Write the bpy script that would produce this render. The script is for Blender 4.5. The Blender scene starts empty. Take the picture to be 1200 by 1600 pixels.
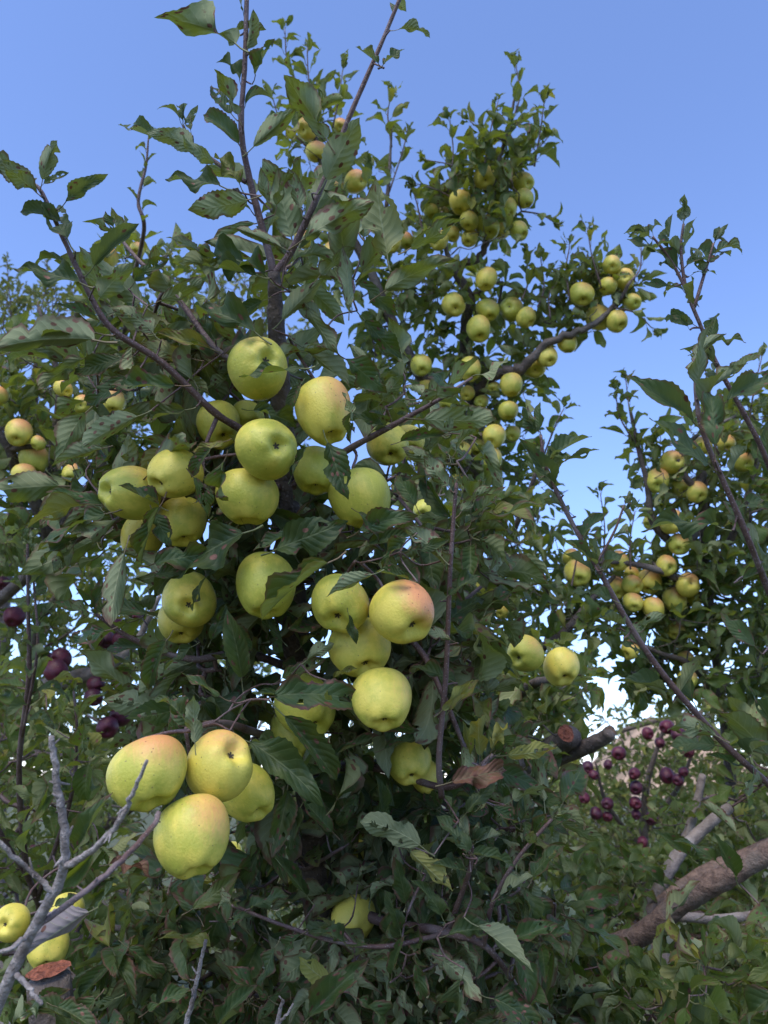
import bpy, math, random
import numpy as np
from mathutils import Vector, Matrix, Quaternion

rng = np.random.default_rng(7)
random.seed(7)
scene = bpy.context.scene
col = scene.collection
R = math.radians

# ------------------------------------------------------------------ camera
FPX = 1208.0                       # focal length in photo pixels (1200 x 1600)
PITCH = R(19.0)
CAM = np.array([0.0, 0.0, 1.55])
FWD = np.array([0, math.cos(PITCH), math.sin(PITCH)])
UPV = np.array([0, -math.sin(PITCH), math.cos(PITCH)])
RGT = np.array([1.0, 0, 0])
cd = bpy.data.cameras.new('camera')
cam = bpy.data.objects.new('camera', cd); col.objects.link(cam)
cam.location = CAM; cam.rotation_euler = (R(90) + PITCH, 0, 0)
cd.sensor_fit = 'VERTICAL'; cd.sensor_height = 36.0; cd.lens = 36.0 * FPX / 1600.0
cd.clip_start = 0.05; cd.clip_end = 3000
cd.dof.use_dof = True; cd.dof.focus_distance = 0.97; cd.dof.aperture_fstop = 9.5
scene.camera = cam

# ------------------------------------------------------------------ sky, sun, exposure
SUN_EL, SUN_AZ = R(55), R(205)      # soft evening light from behind the photographer's left shoulder
w = bpy.data.worlds.new('World'); scene.world = w; w.use_nodes = True
nt = w.node_tree; nt.nodes.clear()
sky = nt.nodes.new('ShaderNodeTexSky'); sky.sky_type = 'NISHITA'; sky.sun_disc = False
sky.sun_elevation = SUN_EL; sky.sun_rotation = SUN_AZ
sky.air_density = 1.0; sky.dust_density = 0.7; sky.ozone_density = 5.6; sky.altitude = 1500
bg = nt.nodes.new('ShaderNodeBackground'); bg.inputs[1].default_value = 0.15
out = nt.nodes.new('ShaderNodeOutputWorld')
wb = nt.nodes.new('ShaderNodeMix'); wb.data_type = 'RGBA'; wb.blend_type = 'MULTIPLY'; wb.inputs['Factor'].default_value = 1.0
wb.inputs[7].default_value = (1.08, .985, 1.05, 1)      # the camera's cool white balance
nt.links.new(sky.outputs[0], wb.inputs[6]); nt.links.new(wb.outputs[2], bg.inputs[0]); nt.links.new(bg.outputs[0], out.inputs[0])
sd = bpy.data.lights.new('sun', 'SUN'); sun = bpy.data.objects.new('sun', sd); col.objects.link(sun)
sd.energy = 1.5; sd.angle = R(40); sd.color = (1.0, 0.92, 0.78)
sdir = Vector((math.sin(SUN_AZ) * math.cos(SUN_EL), math.cos(SUN_AZ) * math.cos(SUN_EL), math.sin(SUN_EL)))
sun.rotation_euler = sdir.to_track_quat('Z', 'Y').to_euler()
scene.view_settings.view_transform = 'Standard'; scene.view_settings.look = 'None'
scene.view_settings.gamma = 1.0; scene.view_settings.exposure = 1.25
scene.render.engine = 'CYCLES'
scene.cycles.max_bounces = 5; scene.cycles.transmission_bounces = 3; scene.cycles.diffuse_bounces = 4; scene.cycles.glossy_bounces = 2
scene.cycles.use_denoising = True


# ------------------------------------------------------------------ helpers
def P(x, y, d):
    """point at depth d (metres along the view axis) behind photo pixel (x, y)"""
    return CAM + d * (FWD + RGT * (x - 600) / FPX - UPV * (y - 800) / FPX)

def proj(p):
    q = np.atleast_2d(p) - CAM
    d = q @ FWD
    return 600 + FPX * (q @ RGT) / d, 800 - FPX * (q @ UPV) / d, d

def unit(v):
    v = np.asarray(v, float)
    return v / (np.linalg.norm(v, axis=-1, keepdims=True) + 1e-12)

def tag(o, label=None, cat=None, group=None, kind=None):
    if label: o['label'] = label
    if cat: o['category'] = cat
    if group: o['group'] = group
    if kind: o['kind'] = kind
    return o

def mesh_np(name, V, T, smooth=True, uv=None, rnd=None):
    """mesh from vertex array and triangle/quad array (all faces same size)"""
    me = bpy.data.meshes.new(name)
    V = np.asarray(V, np.float32); T = np.asarray(T, np.int32)
    k = T.shape[1]
    me.vertices.add(len(V)); me.vertices.foreach_set('co', V.ravel())
    me.loops.add(T.size); me.loops.foreach_set('vertex_index', T.ravel())
    me.polygons.add(len(T))
    me.polygons.foreach_set('loop_start', np.arange(0, T.size, k, dtype=np.int32))
    me.polygons.foreach_set('loop_total', np.full(len(T), k, np.int32))
    me.polygons.foreach_set('use_smooth', np.full(len(T), smooth, bool))
    if uv is not None:
        l = me.uv_layers.new(name='UVMap')
        l.data.foreach_set('uv', np.asarray(uv, np.float32)[T.ravel()].ravel())
    if rnd is not None:
        a = me.attributes.new('rnd', 'FLOAT', 'POINT')
        a.data.foreach_set('value', np.asarray(rnd, np.float32))
    me.update(calc_edges=True); me.validate()
    return me

def link(name, me, mat=None, parent=None):
    o = bpy.data.objects.new(name, me); col.objects.link(o)
    if mat is not None and me is not None and len(me.materials) == 0: me.materials.append(mat)
    if parent is not None: o.parent = parent
    return o

def catmull(pts, n=6):
    pts = np.asarray(pts, float)
    if len(pts) < 3:
        return np.array([pts[0] + (pts[-1] - pts[0]) * t for t in np.linspace(0, 1, n + 1)])
    q = np.vstack([2 * pts[0] - pts[1], pts, 2 * pts[-1] - pts[-2]])
    o = []
    for i in range(1, len(q) - 2):
        a, b, c, d = q[i - 1:i + 3]
        for t in np.arange(n) / n:
            o.append(.5 * ((2 * b) + (c - a) * t + (2 * a - 5 * b + 4 * c - d) * t * t + (3 * b - a - 3 * c + d) * t ** 3))
    o.append(pts[-1])
    return np.array(o)

def tube(pts, rad, sides=7, bump=0.0, nodes=False):
    """tapered tube along pts -> (V, Q); rad per point"""
    pts = np.asarray(pts, float); n = len(pts); sides += sides % 2
    rad = np.asarray(rad, float)
    t = unit(np.gradient(pts, axis=0))
    ref = np.array([0.31, 0.27, 0.91])
    a = unit(np.cross(t, ref)); b = np.cross(t, a)
    ang = np.linspace(0, 2 * math.pi, sides, endpoint=False)
    rr = rad[:, None] * (1 + bump * rng.normal(size=(n, sides)))
    V = pts[:, None] + rr[..., None] * (np.cos(ang)[None, :, None] * a[:, None] + np.sin(ang)[None, :, None] * b[:, None])
    V = V.reshape(-1, 3)
    i = np.arange(n - 1)[:, None] * sides; j = np.arange(sides)[None]; k = (j + 1) % sides
    Q = np.stack([i + j, i + k, i + sides + k, i + sides + j], -1).reshape(-1, 4)
    # end caps as degenerate quads to a centre vertex
    V = np.vstack([V, pts[-1] + t[-1] * rad[-1] * .3, pts[0]])
    e = (n - 1) * sides; c = len(V) - 2; c0 = len(V) - 1
    caps = [[e + x, e + (x + 1) % sides, e + (x + 2) % sides, c] for x in range(0, sides - 1, 2)]
    caps += [[(x + 2) % sides, (x + 1) % sides, x, c0] for x in range(0, sides - 1, 2)]
    if sides % 2:
        caps.append([e + sides - 1, e, c, c]); caps = [q for q in caps if len(set(q)) == 4]
    return V, np.vstack([Q, np.array(caps, int)])


# ------------------------------------------------------------------ materials
def newmat(name):
    m = bpy.data.materials.new(name); m.use_nodes = True
    m.node_tree.nodes.clear()
    return m, m.node_tree

class N:
    """tiny node builder"""
    def __init__(s, nt): s.nt = nt
    def n(s, t, **kw):
        x = s.nt.nodes.new(t)
        for k, v in kw.items(): setattr(x, k, v)
        return x
    def put(s, inp, v):
        if isinstance(v, bpy.types.NodeSocket): s.nt.links.new(v, inp)
        elif v is not None: inp.default_value = v
    def math(s, op, a, b=None, c=None, clamp=False):
        x = s.n('ShaderNodeMath', operation=op, use_clamp=clamp)
        for i, v in enumerate((a, b, c)):
            if v is not None: s.put(x.inputs[i], v)
        return x.outputs[0]
    def mix(s, f, a, b, blend='MIX'):
        x = s.n('ShaderNodeMix', data_type='RGBA', blend_type=blend)
        s.put(x.inputs['Factor'], f)
        s.put(x.inputs[6], a if isinstance(a, bpy.types.NodeSocket) else (*a, 1))
        s.put(x.inputs[7], b if isinstance(b, bpy.types.NodeSocket) else (*b, 1))
        return x.outputs[2]
    def ramp(s, v, lo, hi, a=0., b=1.):
        x = s.n('ShaderNodeMapRange', interpolation_type='SMOOTHSTEP')
        s.put(x.inputs[0], v)
        for i, q in enumerate((lo, hi, a, b)): s.put(x.inputs[i + 1], q)
        return x.outputs[0]
    def noise(s, vec, scale, detail=3., rough=.55, dim='3D', w=None):
        x = s.n('ShaderNodeTexNoise', noise_dimensions=dim)
        if vec is not None: s.put(x.inputs['Vector'], vec)
        if w is not None: s.put(x.inputs['W'], w)
        x.inputs['Scale'].default_value = scale; x.inputs['Detail'].default_value = detail; x.inputs['Roughness'].default_value = rough
        return x.outputs[0]
    def vmath(s, op, a, b=None):
        x = s.n('ShaderNodeVectorMath', operation=op)
        s.put(x.inputs[0], a)
        if b is not None: s.put(x.inputs[1], b)
        return x.outputs['Value'] if op in ('DOT_PRODUCT', 'LENGTH') else x.outputs[0]

def leaf_material(name, top, under, trans, spots=0.5, red=0.25, yellow=0.1, veins=True, tl=.34):
    m, t = newmat(name); k = N(t)
    uvn = k.n('ShaderNodeUVMap'); sep = k.n('ShaderNodeSeparateXYZ'); t.links.new(uvn.outputs[0], sep.inputs[0])
    u, v = sep.outputs[0], sep.outputs[1]
    av = k.math('ABSOLUTE', v)
    at = k.n('ShaderNodeAttribute', attribute_name='rnd'); oi = k.n('ShaderNodeObjectInfo')
    rnd = k.math('FRACT', k.math('ADD', at.outputs['Fac'], oi.outputs['Random']))
    r2 = k.math('FRACT', k.math('MULTIPLY', rnd, 17.31)); r3 = k.math('FRACT', k.math('MULTIPLY', rnd, 57.7)); r4 = k.math('FRACT', k.math('MULTIPLY', rnd, 131.3))
    cmb = k.n('ShaderNodeCombineXYZ'); t.links.new(u, cmb.inputs[0]); k.put(cmb.inputs[1], k.math('MULTIPLY', v, .35)); k.put(cmb.inputs[2], k.math('MULTIPLY', rnd, 91.))
    vec = cmb.outputs[0]
    geo = k.n('ShaderNodeNewGeometry')
    # veins: midrib and laterals
    mid = k.ramp(av, .02, .07, 1, 0)
    ph = k.math('SUBTRACT', k.math('MULTIPLY', u, 8.5), k.math('MULTIPLY', av, 2.1))
    ph = k.math('ADD', ph, k.math('MULTIPLY', k.noise(vec, 3., 1.), .8))
    tri = k.math('ABSOLUTE', k.math('SUBTRACT', k.math('FRACT', ph), .5))
    lat = k.math('MULTIPLY', k.ramp(tri, .0, .09, 1, 0), k.ramp(av, .75, 1., 1, 0))
    vein = k.math('MAXIMUM', mid, k.math('MULTIPLY', lat, .55))
    n1 = k.noise(vec, 4.5, 4., .6)
    ctop = k.mix(r2, tuple(c * .72 for c in top), tuple(min(1, c * 1.35) for c in top))
    ctop = k.mix(k.ramp(n1, .35, .7), ctop, k.mix(.35, ctop, (.11, .13, .04)))
    cund = k.mix(r3, tuple(c * .85 for c in under), tuple(min(1, c * 1.2) for c in under))
    yel = k.ramp(r4, 1 - yellow, min(1.3, 1 - yellow + .12))
    ctop = k.mix(k.math('MULTIPLY', yel, .75), ctop, (.30, .27, .05))
    cund = k.mix(k.math('MULTIPLY', yel, .55), cund, (.32, .30, .10))
    if veins:
        ctop = k.mix(k.math('MULTIPLY', vein, .45), ctop, (.17, .20, .09))
        cund = k.mix(k.math('MULTIPLY', vein, .75), cund, (.34, .36, .20))
    base = k.mix(geo.outputs['Backfacing'], ctop, cund)
    # disease: round brown spots, purple-brown edges
    vo = k.n('ShaderNodeTexVoronoi'); t.links.new(vec, vo.inputs['Vector']); vo.inputs['Scale'].default_value = 6.5
    wob = k.math('ADD', vo.outputs['Distance'], k.math('MULTIPLY', k.noise(vec, 22., 2.), .20))
    sepc = k.n('ShaderNodeSeparateColor'); t.links.new(vo.outputs['Color'], sepc.inputs[0])
    pick = k.math('GREATER_THAN', sepc.outputs[0], k.ramp(k.math('MULTIPLY', r3, spots * 1.2), 0, 1, .96, .40))
    spot = k.math('MULTIPLY', k.ramp(wob, .34, .42, 1, 0), pick)
    base = k.mix(k.math('MULTIPLY', spot, .9), base, k.mix(sepc.outputs[1], (.10, .035, .022), (.26, .12, .085)))
    edge = k.math('ADD', k.math('MAXIMUM', av, k.math('MULTIPLY', u, .95)), k.math('MULTIPLY', k.math('SUBTRACT', k.noise(vec, 3.2, 3.), .5), .9))
    redm = k.math('MULTIPLY', k.ramp(edge, .74, .98), k.ramp(r2, 1 - red, 1 - red + .2))
    base = k.mix(k.math('MULTIPLY', redm, .85), base, (.12, .048, .040))
    pet = k.math('LESS_THAN', u, 0.0)
    base = k.mix(pet, base, k.mix(r2, (.20, .23, .11), (.20, .13, .09)))
    pb = k.n('ShaderNodeBsdfPrincipled'); t.links.new(base, pb.inputs['Base Color'])
    k.put(pb.inputs['Roughness'], k.math('ADD', k.math('MULTIPLY', geo.outputs['Backfacing'], .22), k.math('ADD', .46, k.math('MULTIPLY', n1, .14))))
    pb.inputs['Specular IOR Level'].default_value = .28
    if veins:
        bp = k.n('ShaderNodeBump'); bp.inputs['Strength'].default_value = .55; bp.inputs['Distance'].default_value = .0010
        hgt = k.math('ADD', k.math('ADD', k.math('MULTIPLY', vein, -.5), k.math('MULTIPLY', k.ramp(tri, 0., .5), .9)), k.math('MULTIPLY', k.noise(vec, 30., 2.), .5))
        t.links.new(hgt, bp.inputs['Height']); t.links.new(bp.outputs[0], pb.inputs['Normal'])
    tr = k.n('ShaderNodeBsdfTranslucent')
    tc = k.mix(spot, trans, (.08, .03, .015))
    tc = k.mix(k.math('MULTIPLY', yel, .7), tc, (.4, .33, .05))
    t.links.new(tc, tr.inputs[0])
    mx = k.n('ShaderNodeMixShader'); mx.inputs[0].default_value = tl
    t.links.new(pb.outputs[0], mx.inputs[1]); t.links.new(tr.outputs[0], mx.inputs[2])
    o = k.n('ShaderNodeOutputMaterial'); t.links.new(mx.outputs[0], o.inputs[0])
    return m

def bark_material(name, c1, c2, pale, scale=60., lent=.5, bump=.5, rough=.75):
    m, t = newmat(name); k = N(t)
    tc = k.n('ShaderNodeTexCoord'); vec = tc.outputs['Object']
    n1 = k.noise(vec, scale, 5., .6); n2 = k.noise(vec, scale * .18, 4., .55); n3 = k.noise(vec, scale * 3.2, 3.)
    c = k.mix(k.ramp(n1, .3, .7), c1, c2)
    c = k.mix(k.math('MULTIPLY', k.ramp(n2, .48, .66), .8), c, pale)
    vo = k.n('ShaderNodeTexVoronoi'); t.links.new(vec, vo.inputs['Vector']); vo.inputs['Scale'].default_value = scale * 3.4
    ln = k.math('MULTIPLY', k.ramp(vo.outputs['Distance'], .16, .3, 1, 0), lent)
    c = k.mix(ln, c, tuple(min(1, x * 1.5 + .06) for x in pale))
    pb = k.n('ShaderNodeBsdfPrincipled'); t.links.new(c, pb.inputs['Base Color']); pb.inputs['Roughness'].default_value = rough
    bp = k.n('ShaderNodeBump'); bp.inputs['Strength'].default_value = min(1., bump * 1.3); bp.inputs['Distance'].default_value = .006
    t.links.new(k.math('ADD', n1, k.math('ADD', k.math('MULTIPLY', n3, .4), k.math('MULTIPLY', ln, .5))), bp.inputs['Height']); t.links.new(bp.outputs[0], pb.inputs['Normal'])
    o = k.n('ShaderNodeOutputMaterial'); t.links.new(pb.outputs[0], o.inputs[0])
    return m

def apple_material(name, c_green, c_yel, blush, red=False):
    m, t = newmat(name); k = N(t)
    tc = k.n('ShaderNodeTexCoord'); vec = tc.outputs['Object']
    oi = k.n('ShaderNodeObjectInfo'); rnd = oi.outputs['Random']
    off = k.n('ShaderNodeCombineXYZ'); k.put(off.inputs[0], k.math('MULTIPLY', rnd, 37.)); k.put(off.inputs[1], k.math('MULTIPLY', rnd, 71.))
    vo_ = k.vmath('ADD', vec, off.outputs[0])
    at = k.n('ShaderNodeAttribute', attribute_name='blush', attribute_type='OBJECT')
    nv = k.vmath('NORMALIZE', vec)
    dt = k.vmath('DOT_PRODUCT', nv, at.outputs['Vector'])
    n1 = k.noise(vo_, 1.4, 4., .6); n2 = k.noise(vo_, 5., 4., .6)
    # streaks that run from stem to calyx
    sp = k.n('ShaderNodeSeparateXYZ'); t.links.new(nv, sp.inputs[0])
    strk = k.n('ShaderNodeCombineXYZ'); k.put(strk.inputs[0], k.math('MULTIPLY', sp.outputs[0], 9.)); k.put(strk.inputs[1], k.math('MULTIPLY', sp.outputs[1], 9.)); k.put(strk.inputs[2], k.math('MULTIPLY', sp.outputs[2], .8))
    n3 = k.noise(k.vmath('ADD', strk.outputs[0], off.outputs[0]), 1.3, 3.)
    c = k.mix(k.ramp(k.math('ADD', n1, k.math('MULTIPLY', k.math('SUBTRACT', rnd, .5), .35)), .32, .68), c_green, c_yel)
    c = k.mix(k.math('MULTIPLY', k.ramp(n3, .5, .75), .25), c, tuple(x * 1.15 for x in c_yel))
    b = k.ramp(k.math('ADD', dt, k.math('MULTIPLY', k.math('SUBTRACT', k.math('ADD', k.math('MULTIPLY', n2, .4), k.math('MULTIPLY', n3, .6)), .5), .55)), .30, .98)
    c = k.mix(k.math('MULTIPLY', b, .85), c, blush)
    # green tint inside the stem hollow, lenticels
    c = k.mix(k.math('MULTIPLY', k.ramp(sp.outputs[2], .80, .99), .55), c, (.20, .16, .05) if not red else (.12, .05, .02))
    ve = k.n('ShaderNodeTexVoronoi'); t.links.new(vo_, ve.inputs['Vector']); ve.inputs['Scale'].default_value = 6.2
    sc = k.n('ShaderNodeSeparateColor'); t.links.new(ve.outputs['Color'], sc.inputs[0])
    dot = k.math('MULTIPLY', k.ramp(ve.outputs['Distance'], .09, .17, 1, 0), k.ramp(k.math('ADD', sc.outputs[0], k.math('MULTIPLY', b, .35)), .35, 1.0, .0, .85))
    c = k.mix(dot, c, k.mix(b, (.22, .19, .06), (.26, .05, .03)) if not red else k.mix(.5, (.45, .25, .2), (.4, .2, .15)))
    rus = k.math('MULTIPLY', k.ramp(k.noise(vo_, 2.6, 6., .72), .56, .70), k.ramp(k.noise(vo_, 38., 3., .6), .42, .62))
    c = k.mix(k.math('MULTIPLY', rus, .42), c, (.33, .22, .07) if not red else (.20, .06, .03))
    # a few scab marks and scuffs
    v2 = k.n('ShaderNodeTexVoronoi'); t.links.new(vo_, v2.inputs['Vector']); v2.inputs['Scale'].default_value = 3.1
    s2 = k.n('ShaderNodeSeparateColor'); t.links.new(v2.outputs['Color'], s2.inputs[0])
    scab = k.math('MULTIPLY', k.ramp(k.math('ADD', v2.outputs['Distance'], k.math('MULTIPLY', n2, .08)), .085, .12, 1, 0), k.math('GREATER_THAN', s2.outputs[1], .72))
    c = k.mix(k.math('MULTIPLY', scab, .7), c, (.09, .06, .025))
    pb = k.n('ShaderNodeBsdfPrincipled'); t.links.new(c, pb.inputs['Base Color'])
    k.put(pb.inputs['Roughness'], k.math('ADD', .36, k.math('MULTIPLY', n2, .2)))
    pb.inputs['Specular IOR Level'].default_value = .4
    pb.inputs['Subsurface Weight'].default_value = .0; pb.inputs['Subsurface Radius'].default_value = (1, .7, .2); pb.inputs['Subsurface Scale'].default_value = .004
    bp = k.n('ShaderNodeBump'); bp.inputs['Strength'].default_value = .12; bp.inputs['Distance'].default_value = .02
    t.links.new(k.math('ADD', k.noise(vo_, 14., 3.), k.math('MULTIPLY', dot, .3)), bp.inputs['Height']); t.links.new(bp.outputs[0], pb.inputs['Normal'])
    o = k.n('ShaderNodeOutputMaterial'); t.links.new(pb.outputs[0], o.inputs[0])
    return m

def plain(name, c1, c2, scale=20., rough=.8, bump=.3):
    m, t = newmat(name); k = N(t)
    tc = k.n('ShaderNodeTexCoord'); n1 = k.noise(tc.outputs['Object'], scale, 5., .6)
    pb = k.n('ShaderNodeBsdfPrincipled'); t.links.new(k.mix(k.ramp(n1, .3, .7), c1, c2), pb.inputs['Base Color']); pb.inputs['Roughness'].default_value = rough
    bp = k.n('ShaderNodeBump'); bp.inputs['Strength'].default_value = bump; bp.inputs['Distance'].default_value = .02
    t.links.new(n1, bp.inputs['Height']); t.links.new(bp.outputs[0], pb.inputs['Normal'])
    o = k.n('ShaderNodeOutputMaterial'); t.links.new(pb.outputs[0], o.inputs[0])
    return m

LEAF_FRONT = leaf_material('leaf_front', (.034, .064, .022), (.210, .240, .128), (.17, .23, .02), 1.15, .80, .08, tl=.26)
LEAF_SHOOT = leaf_material('leaf_shoot', (.048, .080, .036), (.225, .258, .150), (.16, .21, .04), .6, .5, .04)
LEAF_MID = leaf_material('leaf_mid', (.054, .092, .023), (.230, .255, .118), (.22, .28, .02), .5, .45, .09)
LEAF_FAR = leaf_material('leaf_far', (.075, .112, .024), (.22, .23, .09), (.20, .23, .04), .0, .35, .10, veins=False)
LEAF_DEAD = leaf_material('leaf_dead', (.15, .07, .045), (.20, .10, .07), (.15, .06, .03), .9, .9, .0)
LEAF_YELLOW = leaf_material('leaf_yellowing', (.20, .21, .03), (.24, .25, .07), (.38, .34, .04), .3, .1, .3)
LEAF_LILAC = leaf_material('leaf_withered', (.28, .235, .235), (.33, .285, .285), (.15, .12, .11), .6, .6, .0)
BARK_SHOOT = bark_material('bark_shoot', (.085, .045, .042), (.13, .075, .065), (.17, .13, .13), 90., .55, .3, .6)
BARK_LIMB = bark_material('bark_limb', (.055, .040, .033), (.12, .088, .07), (.17, .14, .12), 45., .3, .8)
BARK_TAN = bark_material('bark_tan', (.075, .046, .036), (.20, .13, .098), (.12, .10, .085), 75., .25, 1.0)
BARK_DEAD = bark_material('bark_dead', (.17, .14, .125), (.36, .32, .30), (.11, .085, .075), 150., .2, .6)
BARK_GREY = bark_material('bark_grey', (.13, .105, .092), (.23, .19, .17), (.27, .25, .24), 40., .15, .9)
CUT = plain('cut_wood', (.15, .04, .02), (.38, .12, .06), 130., .9, .8)
APPLE_Y = apple_material('apple_golden', (.43, .425, .06), (.68, .57, .10), (.72, .26, .13))
APPLE_R = apple_material('apple_red', (.045, .007, .020), (.10, .010, .022), (.04, .006, .02), red=True)
STEM = plain('stem_wood', (.09, .06, .03), (.16, .11, .05), 200.)
CALYX = plain('calyx_dry', (.045, .032, .018), (.11, .085, .05), 300.)
GROUND = plain('ground_grass', (.04, .06, .015), (.10, .095, .035), 3., .95)
HILL = plain('dry_hill', (.20, .14, .085), (.50, .34, .22), .55, .95)


# ------------------------------------------------------------------ leaf shapes (unit blade length, stalk from the origin)
PET = 0.24
def leaf_shape(nu, nv, ratio, fold, curl, wave, twist, serr, bite, seed):
    g = np.random.default_rng(seed)
    u = np.linspace(0, 1, nu + 1)
    prof = np.sin(math.pi * u ** .88) ** .72 * (1 - .22 * u ** 3)
    prof = np.where(u > .86, prof * (.55 + .45 * (1 - (u - .86) / .14)), prof)
    v = np.linspace(-1, 1, nv + 1)
    U, Vv = np.meshgrid(u, v, indexing='ij')
    W = np.repeat((ratio * .5 * prof)[:, None], nv + 1, 1)
    if serr: W[:, [0, -1]] *= 1 + serr * np.where(np.arange(nu + 1) % 2, 1, -.6)[:, None]
    asym = 1 + .10 * g.normal(); W = W * np.where(Vv > 0, asym, 2 - asym)
    for _ in range(bite):
        c, s, d = g.uniform(.2, .95), g.choice([-1, 1]), g.uniform(.25, .7)
        W = W * (1 - d * np.exp(-((U - c) / g.uniform(.04, .09)) ** 2) * (Vv * s > .1))
    th = -curl * (U ** 1.3)
    th1 = -curl * (u ** 1.3)
    cx = np.concatenate([[0], np.cumsum(np.cos((th1[1:] + th1[:-1]) / 2) / nu)])
    cz = np.concatenate([[0], np.cumsum(np.sin((th1[1:] + th1[:-1]) / 2) / nu)])
    f = fold * (1 - .35 * U)
    y = Vv * W * np.cos(f * np.abs(Vv) ** .3)
    z = np.abs(Vv) * W * np.sin(f)
    p1, p2 = g.uniform(0, 6.3, 2)
    z = z + wave * np.abs(Vv) ** 1.5 * ratio * .5 * prof[:, None] * np.where(Vv > 0, np.sin(U * g.uniform(7, 12) + p1), np.sin(U * g.uniform(7, 12) + p2))
    z = z + .012 * np.sin(U * 21 + Vv * 3) * np.abs(Vv)
    tw = twist * U
    y, z = y * np.cos(tw) - z * np.sin(tw), y * np.sin(tw) + z * np.cos(tw)
    yaw = g.normal() * .12
    X = PET + cx[:, None] - z * np.sin(th); Z = cz[:, None] + z * np.cos(th)
    Y = y + yaw * (U ** 2)
    V = np.stack([X, Y, Z], -1).reshape(-1, 3)
    i, j = np.meshgrid(np.arange(nu), np.arange(nv), indexing='ij')
    a = (i * (nv + 1) + j).ravel(); b = a + nv + 1
    T = np.vstack([np.stack([a, b, b + 1], 1), np.stack([a, b + 1, a + 1], 1)])
    uv = np.stack([U.ravel(), Vv.ravel()], 1)
    if seed % 3 == 1 and nu > 8:                       # insect holes
        cu = uv[T].mean(1)
        for _ in range(int(g.integers(1, 4))):
            h = g.uniform([.25, -.7], [.8, .7]); T = T[((cu[:, 0] - h[0]) / g.uniform(.03, .07)) ** 2 + ((cu[:, 1] - h[1]) / g.uniform(.15, .3)) ** 2 > 1]; cu = uv[T].mean(1)
    # stalk: a thin three-sided bar
    r = .014
    n0 = len(V); pv = []
    for x, zz, s in ((0, -.02, 1.3), (PET * .5, -.03, .9), (PET + .02, 0, .9)):
        for a_ in (0, 2.1, 4.2): pv.append((x, r * s * math.cos(a_), zz + r * s * math.sin(a_) - .004))
    pt = []
    for q in range(2):
        for e in range(3):
            a_, b_ = n0 + q * 3 + e, n0 + q * 3 + (e + 1) % 3
            pt += [(a_, b_, b_ + 3), (a_, b_ + 3, a_ + 3)]
    V = np.vstack([V, pv]); T = np.vstack([T, pt]); uv = np.vstack([uv, np.full((9, 2), (-.1, 0))])
    return V, T, uv

SHAPES = []
for s in range(24):
    g = np.random.default_rng(100 + s)
    SHAPES.append(dict(ratio=g.uniform(.40, .56), fold=g.uniform(.2, 1.1), curl=g.uniform(-.2, 2.1), wave=g.uniform(.18, .7),
                       twist=g.normal() * .6, bite=[0, 0, 1, 0, 2, 0, 1, 3][s % 8], seed=200 + s))
NRM = len(SHAPES)
FOLDED = [i for i, s in enumerate(SHAPES) if s['fold'] > .55]
SHAPES.append(dict(ratio=.46, fold=.25, curl=.9, wave=.95, twist=.2, bite=2, seed=405))     # withered, crinkled
SHAPES.append(dict(ratio=.5, fold=.5, curl=.6, wave=.5, twist=.9, bite=3, seed=402))
HI = [leaf_shape(26, 6, serr=.055, **s) for s in SHAPES]
MD = [leaf_shape(9, 4, serr=0, **s) for s in SHAPES]
LO = [leaf_shape(5, 2, serr=0, **s) for s in SHAPES]
HIME = {}
def hi_mesh(i, mat):
    key = (i, mat.name)
    if key not in HIME:
        V, T, uv = HI[i]; HIME[key] = mesh_np('leaf', V, T, True, uv); HIME[key].materials.append(mat)
    return HIME[key]


APPLES = []
# ------------------------------------------------------------------ trees: a skeleton, twigs that grow from it, leaves on the twigs
def blocked(pts, own=None):
    """does this twig cut through or pass before a fruit?"""
    x, y, d = proj(pts)
    for q in APPLES:
        if q is own: continue
        rp_ = q['w'] / 2
        if ((np.hypot(x - q['x'], y - q['y']) < rp_) & (d < q['d'] + q['r'])).any(): return True
    return False

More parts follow.
